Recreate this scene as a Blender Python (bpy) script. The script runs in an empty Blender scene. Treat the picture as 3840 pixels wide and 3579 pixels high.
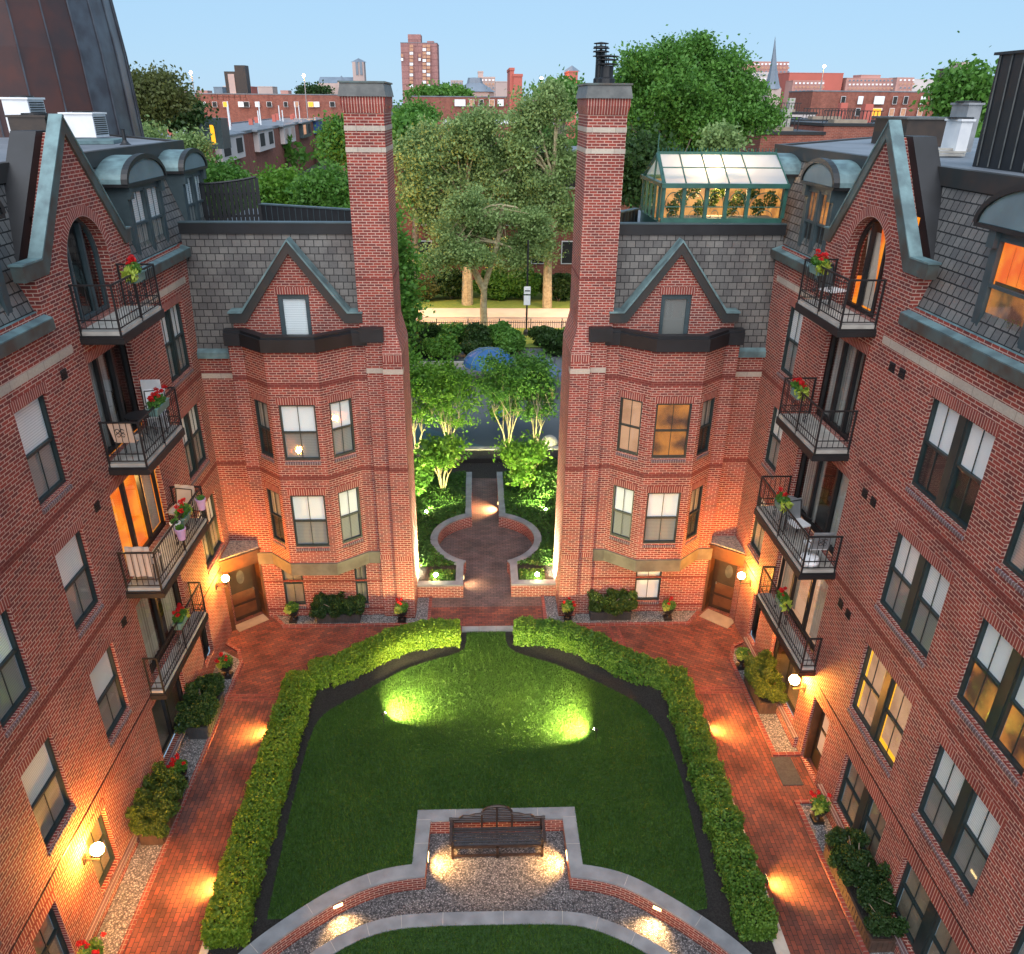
import bpy, math, random
import numpy as np
from mathutils import Vector, Matrix
from mathutils.geometry import tessellate_polygon
random.seed(7); rng = np.random.default_rng(7)
SC = bpy.context.scene
COL = SC.collection
PI = math.pi
# ------------------------------------------------------------------ camera
CAMH = 15.5
YAW, PITCH, ROLL = .0355061, .4645086, .0081246
FPX, CX, CY = 2939.15/3840*1988, 1884.47/3840*1988, 1859.3/3840*1988   # in a 1988 px wide frame
_r = Vector((math.cos(YAW), -math.sin(YAW), 0)); _f = Vector((math.sin(YAW), math.cos(YAW), 0)); _z = Vector((0, 0, 1))
_fw = _f*math.cos(PITCH) - _z*math.sin(PITCH); _up = _z*math.cos(PITCH) + _f*math.sin(PITCH)
RGT = _r*math.cos(ROLL) + _up*math.sin(ROLL); UPV = -_r*math.sin(ROLL) + _up*math.cos(ROLL); FWD = _fw
cam = bpy.data.cameras.new('camera'); camo = bpy.data.objects.new('camera', cam); COL.objects.link(camo)
camo.matrix_world = Matrix(((RGT.x, UPV.x, -FWD.x, 0), (RGT.y, UPV.y, -FWD.y, 0), (RGT.z, UPV.z, -FWD.z, CAMH), (0, 0, 0, 1)))
cam.sensor_fit = 'HORIZONTAL'; cam.sensor_width = 36; cam.lens = 2939.15/3840*36
cam.shift_x = (1920-1884.47)/3840; cam.shift_y = (1859.3-1789.5)/3840
cam.clip_start = .1; cam.clip_end = 6000
SC.camera = camo
# ------------------------------------------------------------------ sky and light (dusk; broad sun lamp set high behind the camera as soft fill)
SUN_EL, SUN_AZ = 42.0, 190.0
w = bpy.data.worlds.new("World"); SC.world = w; w.use_nodes = True
wn = w.node_tree.nodes; wl = w.node_tree.links
bg = wn['Background']; sky = wn.new('ShaderNodeTexSky'); sky.sky_type = 'NISHITA'; sky.sun_disc = False
sky.sun_elevation = math.radians(SUN_EL); sky.sun_rotation = math.radians(SUN_AZ); sky.air_density = 1.0; sky.dust_density = .2; sky.ozone_density = 5.0
_mx = wn.new('ShaderNodeMix'); _mx.data_type = 'RGBA'; _mx.inputs[0].default_value = .9; wl.new(sky.outputs[0], _mx.inputs[6]); _mx.inputs[7].default_value = (2.2, 3.5, 4.85, 1)
wl.new(_mx.outputs[2], bg.inputs[0]); bg.inputs[1].default_value = .064
sl = bpy.data.lights.new('sun', 'SUN'); so = bpy.data.objects.new('sun', sl); COL.objects.link(so)
sl.energy = 1.7; sl.angle = math.radians(90); sl.color = (1, .95, .93)
_az = math.radians(SUN_AZ); _sd = Vector((math.sin(_az)*math.cos(math.radians(SUN_EL)), math.cos(_az)*math.cos(math.radians(SUN_EL)), math.sin(math.radians(SUN_EL))))
so.rotation_euler = _sd.to_track_quat('Z', 'Y').to_euler()
SC.view_settings.view_transform = 'Standard'; SC.view_settings.look = 'None'; SC.view_settings.gamma = 1
SC.view_settings.exposure = 1.55
# ------------------------------------------------------------------ pixel -> place on a plane of known distance (photo measured in a 1988 px wide frame)
CAMP = Vector((0, 0, CAMH))
def ray(px, py): return RGT*((px-CX)/FPX) - UPV*((py-CY)/FPX) + FWD
def onY(px, py, Y): d = ray(px, py); return CAMP + d*(Y/d.y)
def onX(px, py, X): d = ray(px, py); return CAMP + d*(X/d.x)
def onZ(px, py, Z=0.): d = ray(px, py); return CAMP + d*((Z-CAMH)/d.z)
# ------------------------------------------------------------------ materials
def newmat(name):
    m = bpy.data.materials.new(name); m.use_nodes = True; n = m.node_tree.nodes; n.clear()
    o = n.new('ShaderNodeOutputMaterial'); b = n.new('ShaderNodeBsdfPrincipled'); m.node_tree.links.new(b.outputs[0], o.inputs[0])
    return m, n, m.node_tree.links, b
def setc(s, c): s.default_value = (c[0], c[1], c[2], 1)
def mixc(n, l, f, a, b, blend='MIX'):
    x = n.new('ShaderNodeMix'); x.data_type = 'RGBA'; x.blend_type = blend
    for sock, v in ((x.inputs[0], f), (x.inputs[6], a), (x.inputs[7], b)):
        if hasattr(v, 'links'): l.new(v, sock)
        elif isinstance(v, (int, float)): sock.default_value = v
        else: setc(sock, v)
    return x.outputs[2]
def noise(n, l, scale, detail=4, vec=None, lo=.35, hi=.65):
    if vec is None:
        g = n.new('ShaderNodeNewGeometry'); vec = g.outputs['Position']
    t = n.new('ShaderNodeTexNoise'); t.inputs['Scale'].default_value = scale; t.inputs['Detail'].default_value = detail
    l.new(vec, t.inputs['Vector'])
    r = n.new('ShaderNodeMapRange'); r.inputs[1].default_value = lo; r.inputs[2].default_value = hi; l.new(t.outputs[0], r.inputs[0])
    return r.outputs[0]
def bump(n, l, h, b, strength=.4, dist=.01):
    x = n.new('ShaderNodeBump'); x.inputs['Strength'].default_value = strength; x.inputs['Distance'].default_value = dist
    l.new(h, x.inputs['Height']); l.new(x.outputs[0], b.inputs['Normal'])
def plain(name, c, c2=None, rough=.6, metal=0., ns=6., bs=0., spec=.5, bd=.01):
    m, n, l, b = newmat(name)
    c2 = c2 or tuple(v*.72 for v in c)
    f = noise(n, l, ns)
    l.new(mixc(n, l, f, c, c2), b.inputs['Base Color'])
    b.inputs['Roughness'].default_value = rough; b.inputs['Metallic'].default_value = metal; b.inputs['Specular IOR Level'].default_value = spec
    if bs: bump(n, l, noise(n, l, ns*6), b, bs, bd)
    return m
def brickmat(name, c1, c2, mo, w=.215, h=.0715, ms=.0095, rot=0, bias=-.15, rough=.85, dark=.55, bs=.5, offset=.5, stain=.5, spec=.3):
    m, n, l, b = newmat(name)
    uv = n.new('ShaderNodeUVMap'); mp = n.new('ShaderNodeMapping'); mp.inputs['Rotation'].default_value[2] = rot; l.new(uv.outputs[0], mp.inputs[0])
    t = n.new('ShaderNodeTexBrick'); l.new(mp.outputs[0], t.inputs['Vector'])
    t.inputs['Scale'].default_value = 1; t.inputs['Brick Width'].default_value = w; t.inputs['Row Height'].default_value = h
    t.inputs['Mortar Size'].default_value = ms; t.inputs['Mortar Smooth'].default_value = .15; t.inputs['Bias'].default_value = bias; t.offset = offset
    setc(t.inputs['Color1'], c1); setc(t.inputs['Color2'], c2); setc(t.inputs['Mortar'], mo)
    # per-brick cells for odd dark bricks
    sp = n.new('ShaderNodeTexNoise'); sp.inputs['Scale'].default_value = 1.3; sp.inputs['Detail'].default_value = 5; l.new(mp.outputs[0], sp.inputs['Vector'])
    r = n.new('ShaderNodeMapRange'); r.inputs[1].default_value = .4; r.inputs[2].default_value = .68; l.new(sp.outputs[0], r.inputs[0])
    fa = n.new('ShaderNodeMath'); fa.operation = 'MULTIPLY'; l.new(r.outputs[0], fa.inputs[0]); fa.inputs[1].default_value = stain
    c = mixc(n, l, fa.outputs[0], t.outputs['Color'], (dark, dark*.95, dark), 'MULTIPLY')
    ms_ = n.new('ShaderNodeMapping'); ms_.inputs['Scale'].default_value = (1, .16, 1); l.new(uv.outputs[0], ms_.inputs[0])
    st = noise(n, l, .55, 6, ms_.outputs[0], .42, .72); sm_ = n.new('ShaderNodeMath'); sm_.operation = 'MULTIPLY'; l.new(st, sm_.inputs[0]); sm_.inputs[1].default_value = .38
    c = mixc(n, l, sm_.outputs[0], c, (.45, .42, .44), 'MULTIPLY')
    f2 = noise(n, l, 22., 2, mp.outputs[0])
    fm = n.new('ShaderNodeMath'); fm.operation = 'MULTIPLY'; l.new(f2, fm.inputs[0]); fm.inputs[1].default_value = .35
    c = mixc(n, l, fm.outputs[0], c, (.6, .6, .62), 'MULTIPLY')
    l.new(c, b.inputs['Base Color']); b.inputs['Roughness'].default_value = rough; b.inputs['Specular IOR Level'].default_value = spec
    inv = n.new('ShaderNodeMath'); inv.operation = 'SUBTRACT'; inv.inputs[0].default_value = 1; l.new(t.outputs['Fac'], inv.inputs[1])
    bump(n, l, inv.outputs[0], b, bs, .006)
    return m
def emis(name, c, s, c2=None, ns=1.5):
    m, n, l, b = newmat(name); setc(b.inputs['Base Color'], (.02, .02, .02)); b.inputs['Emission Strength'].default_value = s
    if c2: l.new(mixc(n, l, noise(n, l, ns, 5, None, .4, .6), c, c2), b.inputs['Emission Color'])
    else: setc(b.inputs['Emission Color'], c)
    return m
def leafmat(name, a, b_, trans=.35, rough=.55):
    m = bpy.data.materials.new(name); m.use_nodes = True; n = m.node_tree.nodes; l = m.node_tree.links; n.clear()
    o = n.new('ShaderNodeOutputMaterial'); g = n.new('ShaderNodeNewGeometry')
    big = noise(n, l, .8, 3)
    ad = n.new('ShaderNodeMath'); ad.operation = 'MULTIPLY_ADD'; l.new(g.outputs['Random Per Island'], ad.inputs[0]); ad.inputs[1].default_value = .6
    hf = n.new('ShaderNodeMath'); hf.operation = 'MULTIPLY'; l.new(big, hf.inputs[0]); hf.inputs[1].default_value = .4; l.new(hf.outputs[0], ad.inputs[2])
    c = mixc(n, l, ad.outputs[0], a, b_)
    d = n.new('ShaderNodeBsdfPrincipled'); l.new(c, d.inputs['Base Color']); d.inputs['Roughness'].default_value = rough; d.inputs['Specular IOR Level'].default_value = .35
    t = n.new('ShaderNodeBsdfTranslucent'); l.new(c, t.inputs[0])
    x = n.new('ShaderNodeMixShader'); x.inputs[0].default_value = trans; l.new(d.outputs[0], x.inputs[1]); l.new(t.outputs[0], x.inputs[2]); l.new(x.outputs[0], o.inputs[0])
    return m
def glassmat(name, tint=(.9, .95, .95), op=.25, rough=.03, frost=None):
    m = bpy.data.materials.new(name); m.use_nodes = True; n = m.node_tree.nodes; l = m.node_tree.links; n.clear()
    o = n.new('ShaderNodeOutputMaterial'); t = n.new('ShaderNodeBsdfTransparent'); setc(t.inputs[0], tint)
    g = n.new('ShaderNodeBsdfGlossy'); g.inputs['Roughness'].default_value = rough; setc(g.inputs[0], (.95, .97, 1))
    f = n.new('ShaderNodeLayerWeight'); f.inputs[0].default_value = .5
    p_ = n.new('ShaderNodeMath'); p_.operation = 'POWER'; l.new(f.outputs['Facing'], p_.inputs[0]); p_.inputs[1].default_value = 3.5
    a = n.new('ShaderNodeMath'); a.operation = 'MULTIPLY_ADD'; l.new(p_.outputs[0], a.inputs[0]); a.inputs[1].default_value = .55; a.inputs[2].default_value = op*.25; a.use_clamp = True
    x = n.new('ShaderNodeMixShader'); l.new(a.outputs[0], x.inputs[0]); l.new(t.outputs[0], x.inputs[1]); l.new(g.outputs[0], x.inputs[2])
    out = x.outputs[0]
    if frost:
        d = n.new('ShaderNodeBsdfDiffuse'); setc(d.inputs[0], frost); tr = n.new('ShaderNodeBsdfTranslucent'); setc(tr.inputs[0], frost)
        y = n.new('ShaderNodeMixShader'); y.inputs[0].default_value = .5; l.new(d.outputs[0], y.inputs[1]); l.new(tr.outputs[0], y.inputs[2])
        z = n.new('ShaderNodeMixShader'); z.inputs[0].default_value = .7; l.new(out, z.inputs[1]); l.new(y.outputs[0], z.inputs[2]); out = z.outputs[0]
    l.new(out, o.inputs[0]); return m
def stripemat(name, c, c2, period=.05, axis=2, duty=.35, rough=.6):
    m, n, l, b = newmat(name); g = n.new('ShaderNodeNewGeometry'); s = n.new('ShaderNodeSeparateXYZ'); l.new(g.outputs['Position'], s.inputs[0])
    d = n.new('ShaderNodeMath'); d.operation = 'DIVIDE'; l.new(s.outputs[axis], d.inputs[0]); d.inputs[1].default_value = period
    f = n.new('ShaderNodeMath'); f.operation = 'FRACT'; l.new(d.outputs[0], f.inputs[0])
    k = n.new('ShaderNodeMath'); k.operation = 'LESS_THAN'; l.new(f.outputs[0], k.inputs[0]); k.inputs[1].default_value = duty
    l.new(mixc(n, l, k.outputs[0], c, c2), b.inputs['Base Color']); b.inputs['Roughness'].default_value = rough
    return m
M = {}
BR1, BR2, BMO = (.305, .054, .038), (.13, .034, .033), (.56, .38, .31)
M['brick'] = brickmat('brick', BR1, BR2, BMO)
M['soldier'] = brickmat('brick_soldier', (.29, .06, .045), (.2, .045, .04), BMO, w=8., h=.0715, rot=PI/2, offset=0)
M['band'] = brickmat('brick_band', (.2, .035, .028), (.15, .032, .028), (.26, .11, .09))
M['rowlock'] = brickmat('brick_rowlock', (.17, .1, .1), (.11, .075, .08), (.34, .29, .29), w=8., h=.0715, rot=PI/2, offset=0)  # greyed brick; sky reflection on the sloping sills is put into the colour
M['brick_old'] = brickmat('brick_far', (.30, .085, .055), (.2, .06, .045), (.34, .17, .13), w=.4, h=.13, ms=.02)
M['paver'] = brickmat('brick_paver', (.27, .078, .05), (.13, .055, .045), (.055, .036, .03), w=.215, h=.105, ms=.007, bias=0, stain=.95, dark=.5)
M['paver_grey'] = brickmat('brick_paver_grey', (.19, .12, .105), (.12, .09, .085), (.05, .04, .038), w=.215, h=.105, ms=.007, bias=0, stain=.8, dark=.5)
M['slate'] = brickmat('slate_shingle', (.19, .18, .165), (.12, .115, .11), (.022, .022, .022), w=.25, h=.19, ms=.012, bias=0, rough=.7, stain=.6)
M['slate_d'] = brickmat('slate_shingle_side', (.2, .19, .175), (.13, .125, .12), (.02, .02, .02), w=.2, h=.2, ms=.014, bias=0, rough=.6, stain=.5)
M['stone'] = brickmat('limestone', (.5, .44, .36), (.42, .37, .31), (.3, .26, .22), w=.6, h=2.0, ms=.008, stain=.4, dark=.75)
M['blue'] = plain('bluestone', (.22, .235, .25), (.15, .16, .175), .7, ns=2.5, bs=.15)
M['concrete'] = plain('concrete', (.42, .40, .36), (.3, .28, .25), .8, ns=3, bs=.2)
M['skirt'] = plain('painted_concrete', (.15, .135, .10), (.10, .09, .065), .7, ns=3)
M['patina'] = plain('patina_copper', (.145, .235, .245), (.075, .12, .13), .5, .1, ns=3, bs=.1)
M['patina_d'] = plain('weathered_copper', (.09, .13, .13), (.075, .065, .055), .5, .3, ns=2.2)
M['tymp'] = plain('grey_copper_panel', (.15, .22, .245), (.12, .17, .19), .5, .1, ns=1.5)
M['bronze'] = plain('bronze_copper', (.05, .04, .036), (.03, .035, .036), .5, .3, ns=2)
M['copper_red'] = plain('brown_copper', (.10, .042, .035), (.06, .038, .038), .45, .3, ns=1.2)
M['copper_grey'] = plain('grey_copper', (.10, .11, .13), (.06, .055, .065), .4, .3, ns=1.5)
M['black'] = plain('black_metal', (.016, .016, .017), (.01, .01, .011), .45, ns=4)
M['blackcap'] = plain('black_membrane', (.011, .012, .015), (.006, .0065, .008), .5, ns=2)
M['frame'] = plain('dark_green_paint', (.018, .032, .033), (.012, .022, .024), .45, ns=3)
M['dframe'] = plain('grey_blue_paint', (.05, .075, .085), (.035, .055, .062), .45, ns=3)
M['roof'] = plain('roof_membrane', (.17, .19, .22), (.12, .135, .155), .6, ns=.6, bs=.1)
M['gravelroof'] = plain('gravel_roof', (.42, .36, .28), (.15, .13, .11), .9, ns=18, bs=.5)
M['dirt'] = plain('mulch', (.022, .018, .017), (.05, .045, .042), .95, ns=30, bs=1., bd=.03)
M['wood'] = plain('brown_wood', (.11, .042, .017), (.07, .027, .011), .45, ns=4)
M['dwood'] = plain('dark_wood', (.035, .02, .012), (.02, .012, .008), .45, ns=4)
M['bench'] = plain('dark_teak', (.045, .024, .016), (.022, .013, .011), .42, ns=9)
M['bench_seat'] = plain('seat_slats', (.05, .045, .048), (.03, .028, .03), .3, ns=9)
M['white'] = plain('white_paint', (.72, .72, .72), (.62, .63, .65), .6, ns=3)
M['grey'] = plain('grey_metal', (.3, .31, .32), (.2, .21, .22), .5, .2, ns=3)
M['zinc'] = plain('zinc', (.11, .115, .11), (.06, .065, .065), .5, .2, ns=4)
M['bark'] = plain('bark', (.30, .25, .19), (.14, .11, .085), .9, ns=5, bs=.4)
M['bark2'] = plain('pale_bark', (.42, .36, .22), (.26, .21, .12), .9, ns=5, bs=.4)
M['blind'] = stripemat('blind_slats', (.85, .85, .86), (.62, .63, .65), .05)
M['blindw'] = plain('blind_plain', (.85, .86, .88), (.78, .79, .81), .7, ns=1)
M['screen'] = stripemat('insect_screen', (.27, .27, .265), (.21, .21, .21), .05)
M['curtain'] = stripemat('curtain', (.34, .33, .31), (.2, .19, .18), .13, 1)
M['dark'] = plain('dark_room', (.025, .023, .022), (.012, .012, .012), .8, ns=2)
M['tan'] = plain('tan_shade', (.30, .24, .18), (.22, .175, .13), .8, ns=2)
M['glass'] = glassmat('window_glass')
M['ghroof'] = glassmat('frosted_glass', frost=(.75, .78, .8))
M['lit'] = emis('lit_room', (1, .30, .02), .42, (.85, .12, .01))
M['litdim'] = emis('lit_room_dim', (1, .34, .06), .22, (.14, .05, .03))
M['litshade'] = emis('lit_shade', (1, .52, .30), .24, (.75, .36, .2))
M['litgh'] = emis('greenhouse_glow', (1, .42, .09), .30, (.55, .2, .05), 4.)
M['litgold'] = emis('lit_gap', (1, .42, .01), .6)
M['globe'] = emis('lamp_globe', (1, .40, .055), 390)
M['spotface'] = emis('lamp_face', (1, .93, .45), 90)
M['wallamp'] = emis('step_light', (1, .66, .25), 4)
M['green'] = plain('greenhouse_green', (.03, .11, .085), (.02, .075, .06), .4, ns=3)
M['terra'] = plain('flower_box_green', (.14, .25, .22), (.10, .18, .16), .6, ns=4)
M['boxg'] = plain('planter_grey', (.05, .052, .055), (.032, .034, .036), .6, ns=5)
M['boxb'] = plain('planter_brown', (.08, .045, .032), (.05, .03, .022), .6, ns=5)
M['cream'] = plain('cream_cloth', (.6, .47, .38), (.5, .39, .31), .8, ns=2)
M['lilac'] = plain('lilac_plastic', (.55, .35, .55), (.5, .31, .5), .5, ns=2)
M['mat'] = plain('door_mat', (.05, .055, .06), (.035, .038, .042), .9, ns=20)
M['street'] = plain('street_asphalt', (.30, .27, .24), (.25, .22, .19), .85, ns=.8)
M['walk'] = plain('sidewalk_concrete', (.46, .41, .35), (.4, .35, .3), .85, ns=.8)
M['rubber'] = plain('play_surface', (.105, .12, .13), (.085, .1, .11), .8, ns=.4)
M['rubber2'] = plain('play_surface_teal', (.10, .165, .18), (.085, .145, .16), .8, ns=.6)
M['bluec'] = plain('blue_canopy', (.02, .11, .30), (.02, .085, .24), .6, ns=1)
M['bluep'] = plain('blue_grey_canopy', (.09, .14, .24), (.07, .11, .19), .6, ns=1)
M['yellow'] = plain('yellow_bars', (.7, .6, .15), (.6, .5, .1), .5)
M['leaf_h'] = leafmat('hedge_leaf', (.05, .14, .012), (.21, .31, .025))
M['leaf_hr'] = leafmat('hedge_leaf_right', (.04, .125, .016), (.14, .25, .03))
M['leaf_t'] = leafmat('tree_leaf', (.045, .14, .02), (.13, .29, .045))
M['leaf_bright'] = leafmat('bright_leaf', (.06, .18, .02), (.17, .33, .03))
M['leaf_grey'] = leafmat('grey_leaf', (.12, .20, .06), (.29, .41, .15))
M['leaf_dark'] = leafmat('dark_leaf', (.018, .05, .012), (.045, .095, .02))
M['leaf_olive'] = leafmat('olive_leaf', (.055, .075, .02), (.13, .15, .045))
M['leaf_shrub'] = leafmat('shrub_leaf', (.035, .08, .014), (.12, .17, .025))
M['ivy'] = leafmat('ivy_leaf', (.03, .09, .015), (.08, .18, .03))
M['grass'] = leafmat('grass_blade', (.028, .085, .012), (.08, .165, .02), .3)
M['lawn'] = plain('lawn_soil', (.014, .045, .006), (.025, .07, .01), .9, ns=8, bs=.5)
M['verge'] = plain('verge_grass', (.10, .17, .02), (.15, .2, .03), .9, ns=3, bs=.5)
M['ground'] = plain('city_ground', (.05, .065, .04), (.07, .07, .06), .95, ns=.05)
M['red'] = leafmat('red_petal', (.5, .008, .012), (.62, .02, .02), .2)
M['lime'] = leafmat('lime_leaf', (.32, .42, .04), (.45, .5, .1), .3)
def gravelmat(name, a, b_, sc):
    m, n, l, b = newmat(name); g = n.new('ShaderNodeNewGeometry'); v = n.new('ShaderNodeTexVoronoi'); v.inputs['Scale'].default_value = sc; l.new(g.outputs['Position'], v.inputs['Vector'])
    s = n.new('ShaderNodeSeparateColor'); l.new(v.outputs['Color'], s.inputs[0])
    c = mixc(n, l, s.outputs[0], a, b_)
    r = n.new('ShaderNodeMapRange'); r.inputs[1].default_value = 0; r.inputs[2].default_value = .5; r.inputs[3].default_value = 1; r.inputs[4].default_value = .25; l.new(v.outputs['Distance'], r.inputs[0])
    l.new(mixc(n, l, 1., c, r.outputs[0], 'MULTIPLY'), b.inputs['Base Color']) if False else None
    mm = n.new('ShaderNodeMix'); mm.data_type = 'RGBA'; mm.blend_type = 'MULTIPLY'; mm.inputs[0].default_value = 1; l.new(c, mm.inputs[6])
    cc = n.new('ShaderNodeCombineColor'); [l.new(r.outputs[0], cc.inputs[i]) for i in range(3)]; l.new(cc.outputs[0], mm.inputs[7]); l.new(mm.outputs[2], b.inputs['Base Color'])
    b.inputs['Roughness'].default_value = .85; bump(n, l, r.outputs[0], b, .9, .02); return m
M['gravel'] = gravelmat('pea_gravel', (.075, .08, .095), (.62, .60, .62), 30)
M['gravelw'] = gravelmat('white_gravel', (.2, .2, .21), (.75, .74, .73), 26)
# ------------------------------------------------------------------ mesh helpers
class MB:
    """collects faces (world metres); build() links them as ONE mesh object with metre-scaled UVs"""
    def __init__(s): s.v = []; s.f = []; s.m = []; s.uv = []
    def face(s, pts, m=0, uv=None):
        i = len(s.v); s.v += [tuple(p) for p in pts]; s.f.append(tuple(range(i, i+len(pts)))); s.m.append(m); s.uv.append(uv)
    def hexa(s, p, m=0):      # p: 4 bottom + 4 top points in order
        for q in ((3, 2, 1, 0), (4, 5, 6, 7), (0, 1, 5, 4), (1, 2, 6, 5), (2, 3, 7, 6), (3, 0, 4, 7)): s.face([p[k] for k in q], m)
    def box(s, x0, y0, z0, x1, y1, z1, m=0):
        if x0 > x1: x0, x1 = x1, x0
        if y0 > y1: y0, y1 = y1, y0
        s.hexa([(x0, y0, z0), (x1, y0, z0), (x1, y1, z0), (x0, y1, z0), (x0, y0, z1), (x1, y0, z1), (x1, y1, z1), (x0, y1, z1)], m)
    def fbox(s, F, u0, u1, v0, v1, n0, n1, m=0):  # box in a facade frame F=(O,U,N): u along, v up, n out
        P = lambda u, v, n: F[0] + F[1]*u + Vector((0, 0, v)) + F[2]*n
        s.hexa([P(u0, v0, n0), P(u1, v0, n0), P(u1, v0, n1), P(u0, v0, n1), P(u0, v1, n0), P(u1, v1, n0), P(u1, v1, n1), P(u0, v1, n1)], m)
    def fquad(s, F, u0, u1, v0, v1, n, m=0):
        P = lambda u, v: F[0] + F[1]*u + Vector((0, 0, v)) + F[2]*n
        s.face([P(u0, v0), P(u1, v0), P(u1, v1), P(u0, v1)], m)
    def prism(s, poly, z0, z1, m=0, mt=None):     # vertical prism over an xy polygon
        n = len(poly); t = tessellate_polygon([[Vector((a, b, 0)) for a, b in poly]])
        for tri in t:
            s.face([(poly[k][0], poly[k][1], z1) for k in tri], m if mt is None else mt); s.face([(poly[k][0], poly[k][1], z0) for k in reversed(tri)], m)
        for i in range(n):
            a, b = poly[i], poly[(i+1) % n]; s.face([(a[0], a[1], z0), (b[0], b[1], z0), (b[0], b[1], z1), (a[0], a[1], z1)], m)
    def sheet(s, poly, z, m=0, holes=()):
        L = [[Vector((a, b, 0)) for a, b in poly]] + [[Vector((a, b, 0)) for a, b in h] for h in holes]
        flat = [p for q in L for p in q]
        for tri in tessellate_polygon(L): s.face([(flat[k].x, flat[k].y, z) for k in tri], m)
    def fprism(s, F, poly, n0, n1, m=0, holes=(), cap=True):     # polygon in facade frame extruded along N
        P = lambda u, v, n: F[0] + F[1]*u + Vector((0, 0, v)) + F[2]*n
        L = [[Vector((a, b, 0)) for a, b in poly]] + [[Vector((a, b, 0)) for a, b in h] for h in holes]
        flat = [p for q in L for p in q]
        for tri in tessellate_polygon(L):
            s.face([P(flat[k].x, flat[k].y, n1) for k in tri], m)
            if cap: s.face([P(flat[k].x, flat[k].y, n0) for k in reversed(tri)], m)
        for q in L:
            for i in range(len(q)):
                a, b = q[i], q[(i+1) % len(q)]; s.face([P(a.x, a.y, n0), P(b.x, b.y, n0), P(b.x, b.y, n1), P(a.x, a.y, n1)], m)
    def tube(s, pts, r, n=8, m=0, cap=True):
        pts = [Vector(p) for p in pts]; R = r if isinstance(r, (list, tuple)) else [r]*len(pts); rings = []
        for i, p in enumerate(pts):
            d = (pts[min(i+1, len(pts)-1)] - pts[max(i-1, 0)]).normalized(); a = d.cross(Vector((0, 0, 1)) if abs(d.z) < .9 else Vector((1, 0, 0))).normalized(); b = d.cross(a)
            rings.append([p + (a*math.cos(2*PI*k/n) + b*math.sin(2*PI*k/n))*R[i] for k in range(n)])
        for i in range(len(rings)-1):
            for k in range(n): s.face([rings[i][k], rings[i][(k+1) % n], rings[i+1][(k+1) % n], rings[i+1][k]], m)
        if cap: s.face(rings[0], m); s.face(rings[-1], m)
    def lathe(s, c, prof, n=16, m=0):   # prof: (radius, z)
        c = Vector(c)
        for i in range(len(prof)-1):
            (r0, z0), (r1, z1) = prof[i], prof[i+1]
            for k in range(n):
                a, b = 2*PI*k/n, 2*PI*(k+1)/n
                q = [c+Vector((r0*math.cos(a), r0*math.sin(a), z0)), c+Vector((r0*math.cos(b), r0*math.sin(b), z0)), c+Vector((r1*math.cos(b), r1*math.sin(b), z1)), c+Vector((r1*math.cos(a), r1*math.sin(a), z1))]
                if r0 < 1e-4: q = [q[0], q[2], q[3]]
                elif r1 < 1e-4: q = q[:3]
                s.face(q, m)
    def sphere(s, c, r, n=14, m=0, sz=1.): s.lathe(c, [(r*math.sin(PI*i/(n//2)) if 0 < i < n//2 else 0, -r*sz*math.cos(PI*i/(n//2))) for i in range(n//2+1)], n, m)
    def strip(s, path, z0, z1, m=0, closed=False):   # vertical wall along an xy path with running u
        u = 0
        for i in range(len(path)-1):
            a, b = path[i], path[i+1]; d = math.dist(a, b)
            s.face([(a[0], a[1], z0), (b[0], b[1], z0), (b[0], b[1], z1), (a[0], a[1], z1)], m, [(u, z0), (u+d, z0), (u+d, z1), (u, z1)]); u += d
    def ribbon(s, pa, pb, z0, z1, m=0, mt=None, ms=None):   # solid band between two matching xy paths
        mt = m if mt is None else mt
        for i in range(len(pa)-1): s.face([(pa[i][0], pa[i][1], z1), (pa[i+1][0], pa[i+1][1], z1), (pb[i+1][0], pb[i+1][1], z1), (pb[i][0], pb[i][1], z1)], mt)
        s.strip(pa, z0, z1, m); s.strip(pb, z0, z1, m)
        for a, b in ((pa[0], pb[0]), (pa[-1], pb[-1])): s.face([(a[0], a[1], z0), (b[0], b[1], z0), (b[0], b[1], z1), (a[0], a[1], z1)], m)
    def build(s, name, mats, parent=None, smooth=False):
        me = bpy.data.meshes.new(name); me.from_pydata(s.v, [], s.f)
        for k in (mats if isinstance(mats, (list, tuple)) else [mats]): me.materials.append(M[k])
        me.polygons.foreach_set('material_index', s.m)
        ul = me.uv_layers.new(name='UVMap'); uvs = []
        for f, uv in zip(s.f, s.uv):
            if uv: uvs += [c for p in uv for c in p]; continue
            P = [s.v[i] for i in f]; nx = ny = nz = 0
            for i in range(len(P)):
                a, b = P[i], P[(i+1) % len(P)]; nx += (a[1]-b[1])*(a[2]+b[2]); ny += (a[2]-b[2])*(a[0]+b[0]); nz += (a[0]-b[0])*(a[1]+b[1])
            L = math.sqrt(nx*nx+ny*ny+nz*nz) or 1; nx /= L; ny /= L; nz /= L; h = math.hypot(nx, ny)
            if h < .35: uvs += [c for p in P for c in (p[0], p[1])]
            else:
                tx, ty = -ny/h, nx/h
                if tx < -.01 or (abs(tx) <= .01 and ty < 0): tx, ty = -tx, -ty
                uvs += [c for p in P for c in (tx*p[0]+ty*p[1], p[2]/h)]
        ul.data.foreach_set('uv', uvs)
        if smooth: me.polygons.foreach_set('use_smooth', [True]*len(s.f))
        o = bpy.data.objects.new(name, me); COL.objects.link(o)
        if parent: o.parent = parent
        me.update(); return o
def tag(o, label=None, cat=None, group=None, kind=None):
    for k, v in (('label', label), ('category', cat), ('group', group), ('kind', kind)):
        if v: o[k] = v
    return o
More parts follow.
